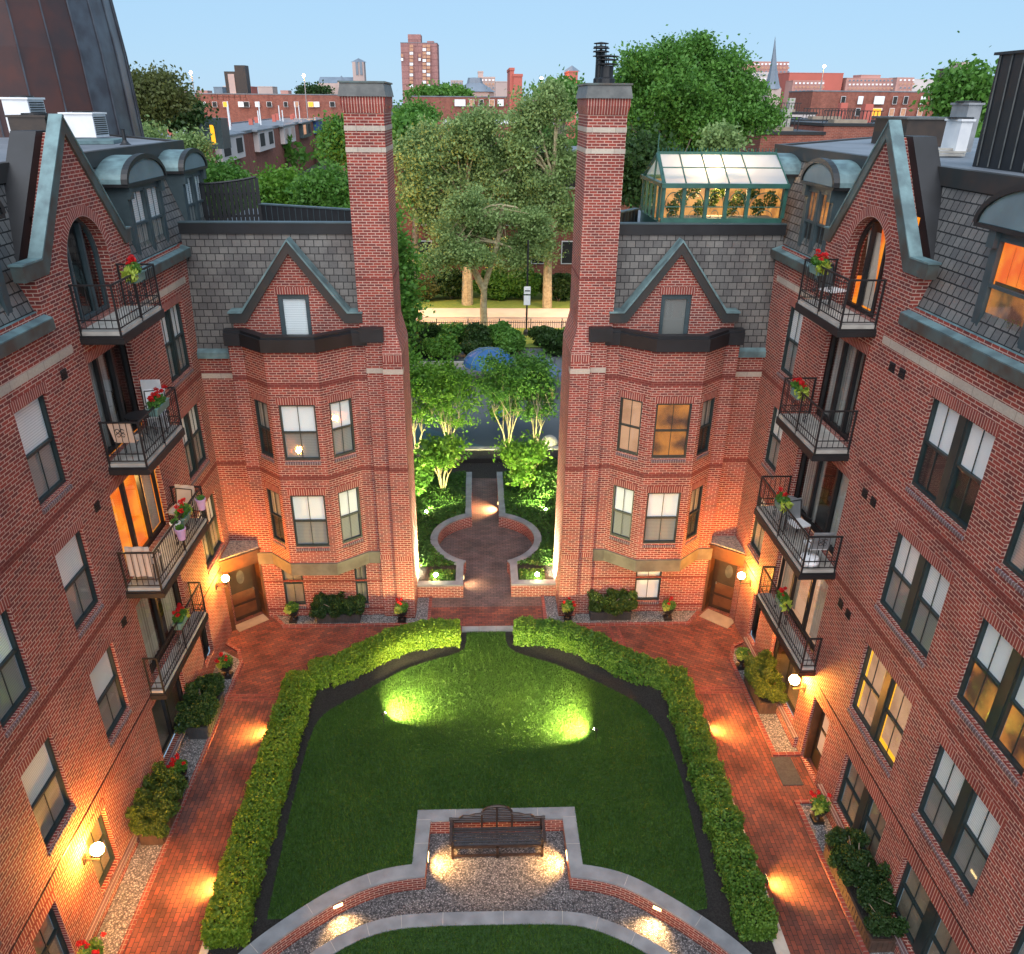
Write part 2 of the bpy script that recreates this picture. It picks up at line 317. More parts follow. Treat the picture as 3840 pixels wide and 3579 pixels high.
def thing(name, label, cat, group=None):
    return tag(bpy.data.objects.new(name, None), label, cat, group) if False else _thing(name, label, cat, group)
def _thing(name, label, cat, group):
    o = bpy.data.objects.new(name, None); COL.objects.link(o); o.empty_display_size = .2; return tag(o, label, cat, group)
def part(name, mb, mats, parent, smooth=False): return mb.build(name, mats, parent, smooth)
def frame(O, U, N): return (Vector(O), Vector(U).normalized(), Vector(N).normalized())
def wall(mb, F, u0, u1, v0, v1, holes, m=0, reveal=.13, mr=None):
    mr = m if mr is None else mr
    us = sorted({u0, u1, *[h[0] for h in holes], *[h[1] for h in holes]}); vs = sorted({v0, v1, *[h[2] for h in holes], *[h[3] for h in holes]})
    P = lambda u, v, n=0: F[0] + F[1]*u + Vector((0, 0, v)) + F[2]*n
    for i in range(len(us)-1):
        run = None
        for j in range(len(vs)-1):
            cu, cv = (us[i]+us[i+1])/2, (vs[j]+vs[j+1])/2
            if any(h[0] < cu < h[1] and h[2] < cv < h[3] for h in holes): continue
            mb.face([P(us[i], vs[j]), P(us[i+1], vs[j]), P(us[i+1], vs[j+1]), P(us[i], vs[j+1])], m)
    for a, b, c, d in [h for h in holes if len(h) == 4]:
        for q in (((a, c), (b, c)), ((b, c), (b, d)), ((b, d), (a, d)), ((a, d), (a, c))):
            (p0, p1) = q; mb.face([P(*p0), P(*p1), P(*p1, -reveal), P(*p0, -reveal)], mr)
def leaves(name, pts, size, mat, parent=None, aspect=1.6, up=0., jitter=.4, nrm=None):
    pts = np.asarray(pts, dtype=np.float64); n = len(pts)
    d = rng.normal(size=(n, 3)); d[:, 2] += up
    if nrm is not None: d = d*.8 + nrm
    d /= np.linalg.norm(d, axis=1)[:, None]
    t = rng.normal(size=(n, 3)); a = np.cross(d, t); a /= np.linalg.norm(a, axis=1)[:, None]; b = np.cross(d, a)
    s = size*(1-jitter+2*jitter*rng.random(n))[:, None]
    v = np.empty((n, 4, 3)); v[:, 0] = pts - a*s*aspect*.5; v[:, 1] = pts + b*s*.5; v[:, 2] = pts + a*s*aspect*.5; v[:, 3] = pts - b*s*.5
    return rawmesh(name, v.reshape(-1, 3), n, 4, mat, parent)
def rawmesh(name, v, nf, k, mat, parent=None):
    me = bpy.data.meshes.new(name); me.vertices.add(nf*k); me.vertices.foreach_set('co', v.astype(np.float32).ravel())
    me.loops.add(nf*k); me.loops.foreach_set('vertex_index', np.arange(nf*k, dtype=np.int32))
    me.polygons.add(nf); me.polygons.foreach_set('loop_start', np.arange(0, nf*k, k, dtype=np.int32))
    me.materials.append(M[mat]); me.update(calc_edges=True)
    o = bpy.data.objects.new(name, me); COL.objects.link(o)
    if parent: o.parent = parent
    return o
def blob(c, r, n, shell=.35):   # points in an ellipsoid, biased outward
    d = rng.normal(size=(n, 3)); d /= np.linalg.norm(d, axis=1)[:, None]
    return np.array(c) + d*(rng.random(n)**shell)[:, None]*np.array(r)
def crownpts(c, r, nclump, nleaf, cr, flat=.7, shell=.45, low=-1.):
    cc = blob(c, r, nclump, shell)
    cc = np.array(c) + (cc-np.array(c))*(.72+.46*rng.random((len(cc), 1)))
    out = []
    for q in cc:
        k = cr*(.6+.8*rng.random()); out.append(q + rng.normal(size=(nleaf, 3))*np.array([k, k, k*flat])*.5)
    return np.concatenate(out), cc
def tree(name, label, cat, base, top, crowns, leaf, mat, trunk_r, nleaf=120, cr=1.1, bark='bark', group=None, fork=None, dens=1.):
    """crowns: list of (centre, radii, nclumps); limbs reach from the trunk into the clumps"""
    t = thing(name, label, cat, group); base = Vector(base); top = Vector(top); mb = MB()
    mid = base.lerp(top, .5) + Vector((random.uniform(-.2, .2), random.uniform(-.2, .2), 0))
    stems = fork or [[base, mid, top]]
    for st in stems: mb.tube(st, [trunk_r*(1-.55*i/(len(st)-1)) for i in range(len(st))], 8)
    allp = []; ccs = []
    for c, r, k in crowns:
        p, cc = crownpts(c, r, int(k*dens), nleaf, cr); allp.append(p); ccs.append(cc)
    ccs = np.concatenate(ccs)
    for q in ccs[rng.choice(len(ccs), min(len(ccs), 26), replace=False)]:
        s0 = Vector(random.choice(stems)[-1 if random.random() < .6 else -2]); e = Vector(q); mb.tube([s0, s0.lerp(e, .5)+Vector((0, 0, .12*(e-s0).length)), e], [trunk_r*.35, trunk_r*.2, trunk_r*.05], 5, cap=False)
    part('trunk', mb, bark, t, True)
    leaves('crown', np.concatenate(allp), leaf, mat, t)
    return t
# ------------------------------------------------------------------ windows
def win(parent, F, a, b, c, d, style='blind', double=False, post=.16, fr=.05, rec=.13, sill=True, lintel=True, up=None, low=None, mid=.5, muntin=True, name='window', fm='frame', wide=0.):
    """sash window in a facade frame; sub-parts: glass, upper shade, lower screen, sill, lintel"""
    mb = MB(); n0, n1 = -rec-.02, -rec+.06; spans = [(a, b)]
    if double: q = (a+b)/2; spans = [(a, q-post/2), (q+post/2, b)]; mb.fbox(F, q-post/2, q+post/2, c, d, n0, n1+.015)
    zm = c+(d-c)*mid; gl = MB(); us = MB(); ls = MB(); bk = MB()
    for (p, q) in spans:
        mb.fbox(F, p, p+fr, c, d, n0, n1); mb.fbox(F, q-fr, q, c, d, n0, n1); mb.fbox(F, p+fr, q-fr, d-fr, d, n0, n1); mb.fbox(F, p+fr, q-fr, c, c+fr*1.3, n0, n1)
        mb.fbox(F, p+fr, q-fr, zm-.025, zm+.03, n0, n1-.015)
        if muntin: x = (p+q)/2; mb.fbox(F, x-.009, x+.009, c+fr*1.3, zm-.025, n0+.035, n0+.05)
        if muntin and muntin != 'low': mb.fbox(F, x-.009, x+.009, zm+.03, d-fr, n0+.035, n0+.05)
        gl.fquad(F, p+fr, q-fr, c+fr, d-fr, n0+.03)
        us.fbox(F, p+fr, q-fr, zm+.02 if low else c+fr, d-fr, n0-.012, n0-.004)
        if low: ls.fbox(F, p+fr, q-fr, c+fr, zm+.02, n0-.010, n0-.002)
    o = part(name, mb, fm, parent)
    part('glass', gl, 'glass', o)
    part('blind', us, up or 'blind', o)
    if low: part('screen', ls, low, o)
    if sill:
        s = MB(); P = lambda u, v, n: F[0] + F[1]*u + Vector((0, 0, v)) + F[2]*n
        s.hexa([P(a, c-.12, -rec), P(b, c-.12, -rec), P(b, c-.14, .03), P(a, c-.14, .03), P(a, c, -rec), P(b, c, -rec), P(b, c-.07, .03), P(a, c-.07, .03)])
        part('sill', s, 'rowlock', o)
    if lintel:
        s = MB(); s.fbox(F, a-.06, b+.06, d, d+.205, -.02, .006); part('lintel', s, 'soldier', o)
    return o
def bigdoor(parent, F, a, b, c, d, panes, back, rec=.2, name='balcony_door', fm='black', lintel=True, curtain=None):
    mb = MB(); gl = MB(); fr = .06; n0, n1 = -rec-.03, -rec+.05
    xs = [a+(b-a)*t for t in panes]
    mb.fbox(F, a, a+fr, c, d, n0, n1); mb.fbox(F, b-fr, b, c, d, n0, n1); mb.fbox(F, a+fr, b-fr, d-fr, d, n0, n1); mb.fbox(F, a+fr, b-fr, c, c+fr*1.6, n0, n1)
    for x in xs[1:-1]: mb.fbox(F, x-.05, x+.05, c+fr*1.6, d-fr, n0, n1+.012)
    gl.fquad(F, a+fr, b-fr, c+fr, d-fr, n0+.02)
    o = part(name, mb, fm, parent); part('glass', gl, 'glass', o)
    s = MB(); s.fbox(F, a-.3, b+2.4, c-1, d+.2, n0-.9, n0-.88, 0); s.fbox(F, a-.3, b+2.4, c-.02, c, n0-.88, n0-.01); part('room', s, back, o)
    if curtain:
        s = MB()
        for (p, q) in curtain:
            k = 14; w_ = (b-a)*(q-p)/k
            for i in range(k):
                u = a+(b-a)*p+i*w_; dn = .03*(i % 2)
                P = lambda u, v, n: F[0] + F[1]*u + Vector((0, 0, v)) + F[2]*n
                s.face([P(u, c+.05, n0-.05-dn), P(u+w_, c+.05, n0-.05-(.03-dn)), P(u+w_, d-.05, n0-.05-(.03-dn)), P(u, d-.05, n0-.05-dn)])
        part('curtain', s, 'curtain' if back == 'dark' else 'cream', o)
    if lintel: s = MB(); s.fbox(F, a-.06, b+.06, d, d+.205, -.02, .006); part('lintel', s, 'soldier', o)
    return o
def balcony(parent, s, X, y0, y1, x1, zb, zt):
    """s=-1 left facade, +1 right; slab with black fascia, railing of bars with a scroll"""
    mb = MB(); th = .26
    mb.box(X, y0, zb, x1, y1, zb+th-.08, 0); mb.box(X, y0+.03, zb+th-.08, x1+s*.03, y1-.03, zb+th, 1)
    mb.box(X, y0-.02, zb+.02, x1-s*.03, y0-.001, zb+.14, 0)
    o = part('balcony', mb, ['black', 'concrete'], parent)
    r = MB(); t = .011; zs = zb+th; xr = x1+s*.04; ya, yb = y0+.04, y1-.04
    def rail(z, w_=.02):
        r.box(xr-w_/2, ya, z, xr+w_/2, yb, z+w_); r.box(min(X, xr), ya-w_/2, z, max(X, xr), ya+w_/2, z+w_); r.box(min(X, xr), yb-w_/2, z, max(X, xr), yb+w_/2, z+w_)
    rail(zt-.03, .035); rail(zs+.22); rail(zs+.05)
    for y in np.linspace(ya, yb, int((yb-ya)/.115)+1): r.box(xr-t/2, y-t/2, zs+.05, xr+t/2, y+t/2, zt-.03)
    for x in np.linspace(X-s*.03, xr, max(3, int(abs(X-xr)/.12)+1)):
        for y in (ya, yb): r.box(x-t/2, y-t/2, zs+.05, x+t/2, y+t/2, zt-.03)
    for x, y in ((xr, ya), (xr, yb), (xr, (ya+yb)/2), (X-s*.03, ya), (X-s*.03, yb)): r.box(x-.018, y-.018, zb+.05, x+.018, y+.018, zt)
    for yc in ((ya+yb)/2-.35, (ya+yb)/2+.45):      # scrolls
        for sg in (-1, 1):
            for sv in (-1, 1):
                pts = [(xr, yc+sg*(.02+.07*math.cos(a)*(1-a/9)), zs+.5+sv*(.09+.07*math.sin(a)*(1-a/9))) for a in np.linspace(-1.6, 4, 8)]
                r.tube(pts, .009, 4, cap=False)
    part('railing', r, 'black', o)
    return o
# ================================================================== the two side buildings with their wings
def arcpts(c, zs, rx, rz, n=18, a0=0., a1=PI): return [(c+rx*math.cos(a), zs+rz*math.sin(a)) for a in np.linspace(a0, a1, n)]
def dormer(B, F, yc, hw, ahw, rise, style):
    FD = frame(F[0]+F[2]*-.2, F[1], F[2]); mb = MB(); zt = 13.66
    mb.fbox(FD, yc-hw, yc-hw+.16, 11.95, zt, -1.5, 0, 0); mb.fbox(FD, yc+hw-.16, yc+hw, 11.95, zt, -1.5, 0, 0); mb.fbox(FD, yc-hw+.16, yc+hw-.16, 13.55, zt, -1.5, 0, 0)
    mb.fbox(FD, yc-hw+.16, yc+hw-.16, 11.95, 12.0, -.5, 0, 0)
    mb.fbox(FD, yc-ahw, yc+ahw, zt, zt+.07, -1.2, .14, 1)
    for q in (-1, 1): mb.fbox(FD, yc+q*(hw-.08)-.1, yc+q*(hw-.08)+.1, zt-.28, zt, 0, .1, 0)
    d = part('dormer', mb, ['dframe', 'black'], B)
    r = MB(); P = arcpts(yc, zt+.07, ahw, rise); r.fprism(FD, P, -1.2, .1, 0)
    P1 = arcpts(yc, zt+.07, ahw+.03, rise+.04); P0 = arcpts(yc, zt+.07, ahw-.07, rise-.07)
    r.fprism(FD, P1+P0[::-1], .0, .15, 1); r.fprism(FD, arcpts(yc, zt+.08, ahw-.13, rise-.13), .1, .112, 2)
    part('arched_roof', r, ['patina', 'black', 'tymp'], d)
    if style == 'lit':
        win(d, FD, yc-hw+.16, yc+hw-.16, 12.0, 13.55, double=True, post=.2, rec=.05, sill=False, lintel=False, up='lit', low='litdim', muntin=False, fm='dframe')
        if yc > 9:
            q = MB()
            for u in np.arange(yc-hw+.3, yc+hw-.3, .27): q.fbox(FD, u, u+.012, 12.85, 13.45, -.077, -.074)
            q.fbox(FD, yc-hw+.25, yc+hw-.25, 12.8, 12.86, -.077, -.073); part('cupboard_lines', q, 'wood', d)
            q = MB()
            for k in range(5): q.fbox(FD, yc-hw+.3+k*.5, yc-hw+.62+k*.5, 12.35, 12.62+.05*(k % 2), -.077, -.074)
            part('counter_things', q, 'dwood', d); pp_ = np.array([[FD[0].x-.075*FD[2].x, yc-hw+.3+random.random()*1.9, 12.1+.28*random.random()**1.5] for _ in range(420)]); leaves('window_plants', pp_, .05, 'leaf_shrub', d, nrm=np.array([[FD[2].x*2, 0, 0.]]))
    elif style == 'litred': win(d, FD, yc-hw+.16, yc+hw-.16, 12.0, 13.55, double=True, post=.14, rec=.05, sill=False, lintel=False, up='litdim', low='dark', fm='dframe')
    else: win(d, FD, yc-hw+.16, yc+hw-.16, 12.0, 13.55, double=True, post=.14, rec=.05, sill=False, lintel=False, up='blind', low='curtain', fm='dframe')
def side(B, s):
    X = -8.06 if s < 0 else 8.54; F = frame((X, 0, 0), (0, 1, 0), (-s, 0, 0)); go = 0 if s < 0 else .38
    tops = [10.6, 7.72, 4.85] if s < 0 else [10.64, 7.78, 4.94]; bots = [8.75, 5.9, 2.97] if s < 0 else [8.8, 5.98, 3.1]
    holes = []; W = []
    if s < 0:
        cols = [(13.1, 14.25, 0), (10.35, 11.45, 0), (7.5, 8.65, 0), (4.7, 5.85, 0), (20.15, 21.8, 1)]
        gw = [(11.4, 12.3, .35, 1.95), (9.25, 10.1, .35, 1.95), (6.4, 7.3, .35, 1.95)]
        doors = [(16.0, 18.2, 8.4, 10.6), (15.62, 18.35, 5.54, 7.74), (15.55, 18.3, 2.62, 4.85), (15.15, 17.2, .25, 2.1), (18.7, 19.5, .5, 2.1)]
    else:
        cols = [(11.72, 13.75, 1), (8.8, 10.75, 1), (5.8, 7.8, 1), (20.15, 21.2, 0)]
        gw = [(11.4, 13.4, .42, 2.03), (8.55, 10.6, .42, 2.03), (5.6, 7.6, .42, 2.03)]
        doors = [(16.45, 18.6, 8.45, 10.62), (16.0, 18.95, 5.62, 7.82), (15.85, 18.95, 2.8, 5.03), (16.1, 18.3, .4, 2.0), (19.4, 20.1, .4, 2.0)]
    for (a, b, dbl) in cols:
        for c, d in zip(bots, tops): holes.append((a, b, c, d)); W.append((a, b, c, d, dbl))
    holes += gw + doors
    gz0 = 11.0; g0, g1 = 14.85+go, 19.2+go
    if s > 0: holes.append((14.35, 15.3, .02, 2.05))
    mb = MB(); wall(mb, F, -3., 22.4, 0, 11.66, holes + [(g0, g1, gz0, 12., 1)], 0)
    # courses: limestone band, dark brick bands, soldier bands over the ground floor, joint line
    def band(z0, z1, m, n1, segs):
        for a, b in segs: mb.fbox(F, a, b, z0, z1, -.02, n1, m)
    far = (20.0+go*.6, 22.35)
    band(10.98+(.06 if s > 0 else 0), 11.14+(.06 if s > 0 else 0), 1, .012, [(-3, 15.55+go), (18.75+go, 22.38)])
    dmax = min(d[0] for d in doors); dm = max(d[1] for d in doors[:3])
    for z in (8.3, 5.4): band(z, z+.14, 2, .004, [(-3, dmax-.1), (dm+.1, 22.38)])
    band(2.43, 2.45, 4, .014, [(-3, 15.4), (18.5, 22.3)]); band(2.22, 2.43, 3, .006, [(-3, 15.3), (18.5, 22.3)])
    # gable
    ac = 17.1+go; arch = [(ac+.95, 11.28)] + arcpts(ac, 12.42, .95, .95) + [(ac-.95, 11.28)]
    G = [(g0, gz0), (g1, gz0), (g1, 12.58), (18.95+go, 12.58), (17.15+go, 14.92), (15.3+go, 12.58), (g0, 12.58)]
    mb.fprism(F, G, -.38, 0, 0, [arch])
    prev = None
    for a in np.linspace(0, PI, 25):
        q = [(ac+r*math.cos(a), 12.42+r*math.sin(a)) for r in (.95, 1.17)]
        if prev:
            P = lambda u, v: F[0]+F[1]*u+Vector((0, 0, v))+F[2]*.006
            mb.face([P(*prev[0]), P(*prev[1]), P(*q[1]), P(*q[0])], 3, [(a*.95, 0), (a*.95, .2), (a*.95+.124, .2), (a*.95+.124, 0)])
        prev = q
    # outer shell of the building
    bx = X + s*14
    mb.strip([(X, 26.4), (X+s*.86, 26.4)], 0, 12); bx = X+s*20
    for q in ([(X, 22.4), (X, 26.4)], [(bx, 34.5), (bx, -3)], [(bx, -3), (X, -3)]): mb.strip(q, 0, 14.2 if q[0][0] != q[1][0] or q[0][0] == bx else 11.66, 0)
    part('wall', mb, ['brick', 'stone', 'band', 'soldier', 'black'], B)
    # cornice
    cb = MB()
    for a, b in ((-3, g0), (g1, 22.75)):
        P = lambda u, v, n: F[0]+F[1]*u+Vector((0, 0, v))+F[2]*n
        cb.hexa([P(a, 11.62, -.3), P(b, 11.62, -.3), P(b, 11.62, .13), P(a, 11.62, .13), P(a, 12.02, -.3), P(b, 12.02, -.3), P(b, 11.86, .15), P(a, 11.86, .15)], 0)
        cb.fbox(F, a, b, 11.64, 11.84, .15, .157, 1)
    part('cornice', cb, ['patina', 'patina_d'], B)
    # mansard
    ms = MB(); P = lambda u, v, n: F[0]+F[1]*u+Vector((0, 0, v))+F[2]*n
    [ms.face([P(a_, 11.95, -.15), P(b_, 11.95, -.15), P(d_, 14.12, -.86), P(c_, 14.12, -.86)]) for a_, b_, c_, d_ in ((-3, g0+.2, -3, 16.45+go), (g1-.2, 26.4, 17.85+go, 26.4))]
    ms.face([P(26.4, 11.95, -.15), P(26.4, 11.95, -1), P(26.4, 14.12, -.95), P(26.4, 14.12, -.86)])
    part('mansard_roof', ms, 'slate_d', B)
    rf = MB(); rf.fbox(F, -3, 26.45, 14.08, 14.42, -1.02, -.8, 1); pass
    rf.face([P(-3, 14.37, -1.0), P(26.3, 14.37, -1.0), P(34.5, 14.37, -8), P(34.5, 14.37, -20), P(-3, 14.37, -20)], 0)
    Fd, Ld = seg_frame((X+s*.9, 26.4), (X+s*8.1, 34.6), (-s, 1, 0)); rf.fbox(Fd, 0, Ld, 0, 14.42, -.2, 0, 1)
    part('flat_roof', rf, ['roof', 'bronze'], B)
    # coping over the gable and the little roof behind it
    cp = MB(); o = go
    ch = [(14.45+o, 12.56), (15.3+o, 12.56), (17.15+o, 14.9), (18.95+o, 12.56), (19.32+o, 12.56), (19.32+o, 12.84), (19.03+o, 12.84), (17.15+o, 15.20), (15.14+o, 12.84), (14.45+o, 12.84)]
    cp.fprism(F, ch, -.17, .05, 0)
    tp = [(14.43+o, 12.845), (15.15+o, 12.845), (17.15+o, 15.205), (19.02+o, 12.845), (19.34+o, 12.845), (19.34+o, 12.88), (19.05+o, 12.88), (17.15+o, 15.25), (15.13+o, 12.88), (14.43+o, 12.88)]
    cp.fprism(F, tp, -.19, .07, 1)
    part('gable_coping', cp, ['patina_d', 'patina'], B)
    gr = MB(); gr.fprism(F, [(14.9+o, 11.9), (15.9+o, 11.9), (15.9+o, 13.5), (18.3+o, 13.5), (18.3+o, 11.9), (19.2+o, 11.9), (19.2+o, 12.5), (17.4+o, 14.95), (16.9+o, 14.95), (14.9+o, 12.5)], -.87, -.381, 0); part('gable_roof', gr, 'blackcap', B)
    # arched door
    FA = frame(F[0]+F[2]*-.0, F[1], F[2]); dr = MB(); ring = arcpts(ac, 12.42, .95, .95) + [(ac-.95, 11.3), (ac+.95, 11.3)]; inn = arcpts(ac, 12.42, .87, .87) + [(ac-.87, 11.38), (ac+.87, 11.38)]
    dr.fprism(F, ring, -.3, -.22, 0, [inn]); dr.fbox(F, ac-.45, ac-.37, 11.38, 13.2, -.3, -.2, 0); dr.fbox(F, ac+.28, ac+.36, 11.38, 13.2, -.3, -.2, 0)
    ad = part('arched_door', dr, 'dframe' if s < 0 else 'black', B)
    g = MB(); g.fprism(F, inn, -.27, -.27, 0, cap=False); part('glass', g, 'glass', ad)
    g = MB(); g.fprism(F, [(ac-1.3, 10.2), (ac+2.6, 10.2), (ac+2.6, 13.6), (ac-1.3, 13.6)], -1.05, -1.0, 0); part('room', g, 'dark' if s < 0 else 'lit', ad)
    g = MB()
    for i in range(12):
        u = ac-.8+i*.06 if s < 0 else ac+.45-i*.05; zt_ = 13.0
        g.face([P(u, 11.4, -.34-.03*(i % 2)), P(u+.06, 11.4, -.34-.03*((i+1) % 2)), P(u+.06+(.0 if s < 0 else .3), zt_, -.34-.03*((i+1) % 2)), P(u+(0 if s < 0 else .3), zt_, -.34-.03*(i % 2))])
    part('curtain', g, 'curtain' if s < 0 else 'cream', ad)
    # windows
    for i, (a, b, c, d, dbl) in enumerate(W):
        k = (round(a, 1), round(d)); up, low, mid = 'blind', 'screen', .5
        if s < 0:
            if a < 6 : continue_ = 1
            if k == (10.4, 8): up = 'blindw'
            if d < 5 and a > 13 and a < 15: up = 'blindw'; low = 'screen'
            if a > 20: mid = .52; up = 'blindw'
        else:
            if d < 6 and 11 < a < 12: up, low = 'litshade', 'litshade'
            elif 7 < d < 9 and 8 < a < 9: up, low = 'blindw', 'litdim'
            elif d > 10 and 11 < a < 12: up, low = 'blindw', 'dark'
            elif d < 9 and 11 < a < 12: low = 'screen'
        w_ = win(B, F, a, b, c, d, double=bool(dbl), post=.2 if s > 0 else .14, up=up, low=low, mid=mid, muntin='low' if s < 0 and not dbl else True)
        if s > 0 and d < 6 and 11 < a < 12:
            e = MB(); e.fbox(F, a+.07, (a+b)/2-.12, c+.08, c+.2, -.152, -.148); e.fbox(F, (a+b)/2-.18, (a+b)/2-.12, c+.07, d-.06, -.152, -.148); e.fbox(F, b-.13, b-.06, c+.07, d-.06, -.152, -.148); part('lit_gap', e, 'litgold', w_)
    for a, b, c, d in gw: win(B, F, a, b, c, d, double=s > 0, post=.22, up='tan' if s < 0 else 'tan', rec=.16, mid=.5)
    # balcony doors
    D = doors
    if s < 0:
        bigdoor(B, F, *D[0], [0, .33, .66, 1], 'dark', curtain=[(0, .6)]); bigdoor(B, F, *D[1], [0, .36, .68, 1], 'lit', curtain=[(.82, 1)]); bigdoor(B, F, *D[2], [0, .5, 1], 'dark', curtain=[(0, .45), (.7, .98)])
        bigdoor(B, F, *D[3], [0, .5, 1], 'tan', lintel=False, name='ground_floor_window'); bigdoor(B, F, *D[4], [0, 1], 'dark', lintel=True, name='ground_floor_window')
    else:
        bigdoor(B, F, *D[0], [0, .33, .66, 1], 'dark', curtain=[(.3, .95)]); bigdoor(B, F, *D[1], [0, .3, .66, 1], 'dark', curtain=[(0, .3), (.6, .95)]); bigdoor(B, F, *D[2], [0, .36, .7, 1], 'litshade', curtain=[(0, .3), (.65, 1)])
        bigdoor(B, F, *D[3], [0, .5, 1], 'tan', lintel=False, name='ground_floor_window'); bigdoor(B, F, *D[4], [0, 1], 'dark', name='ground_floor_window')
    # balconies
    if s < 0: L = [(15.95, 18.32, -7.2, 11.02, 12.22), (15.84, 18.22, -7.2, 8.13, 9.36), (15.3, 18.75, -7.22, 5.26, 6.46), (15.24, 18.65, -7.68, 2.32, 3.56)]
    else: L = [(16.28, 18.78, 7.72, 11.06, 12.27), (16.25, 18.7, 7.7, 8.17, 9.39), (15.65, 19.05, 7.68, 5.33, 6.5), (15.52, 18.98, 8.13, 2.5, 3.66)]
    for y0, y1, x1, zb, zt in L: balcony(B, s, X, y0, y1, x1, zb, zt)
    # dormers
    if s < 0: [dormer(B, F, *a) for a in ((21.2, 1.12, 1.3, .56, 'b'), (24.95, .95, 1.08, .5, 'b'), (13.1, 1.15, 1.45, .62, 'b'), (7., 1.15, 1.45, .62, 'b'))]
    else: [dormer(B, F, *a) for a in ((20.95, .9, 1.06, .56, 'litred'), (25.0, .95, 1.08, .5, 'b'), (12.0, 1.5, 1.95, .75, 'lit'), (5.5, 1.5, 1.9, .7, 'b'))]
    # vents
    V = [(15.0, 10.7), (15.0, 7.8), (14.9, 4.9)] if s < 0 else [(15.32, 10.7), (14.9, 10.7), (15.21, 7.86), (14.8, 7.86), (15.11, 5.0), (14.7, 5.0)]
    for y, z in V:
        v = MB(); v.fbox(F, y-.11, y+.11, z-.1, z+.1, -.02, .012, 0)
        for i in range(4): v.fbox(F, y-.1, y+.1, z-.09+i*.05, z-.07+i*.05, .012, .03, 1)
        part('vent_grille', v, ['black', 'grey'] if False else ['black', 'blackcap'], B)
def seg_frame(a, b, out):
    U = Vector((b[0]-a[0], b[1]-a[1], 0)); n = Vector((U.y, -U.x, 0)).normalized()
    if n.dot(Vector(out)) < 0: n = -n
    return frame((a[0], a[1], 0), U, n), U.length
def offpath(p, d):   # offset an open xy path towards -y side
    out = []
    for i in range(len(p)):
        ns = []
        for a, b in ((i-1, i), (i, i+1)):
            if a < 0 or b >= len(p): continue
            t = Vector((p[b][0]-p[a][0], p[b][1]-p[a][1])).normalized(); n = Vector((t.y, -t.x))
            if n.y > 0 or (abs(n.y) < 1e-6 and False): n = -n
            ns.append(n)
        n = sum(ns, Vector((0, 0))).normalized(); k = 1/max(.5, n.dot(ns[0])); out.append((p[i][0]+n.x*d*k, p[i][1]+n.y*d*k))
    return out
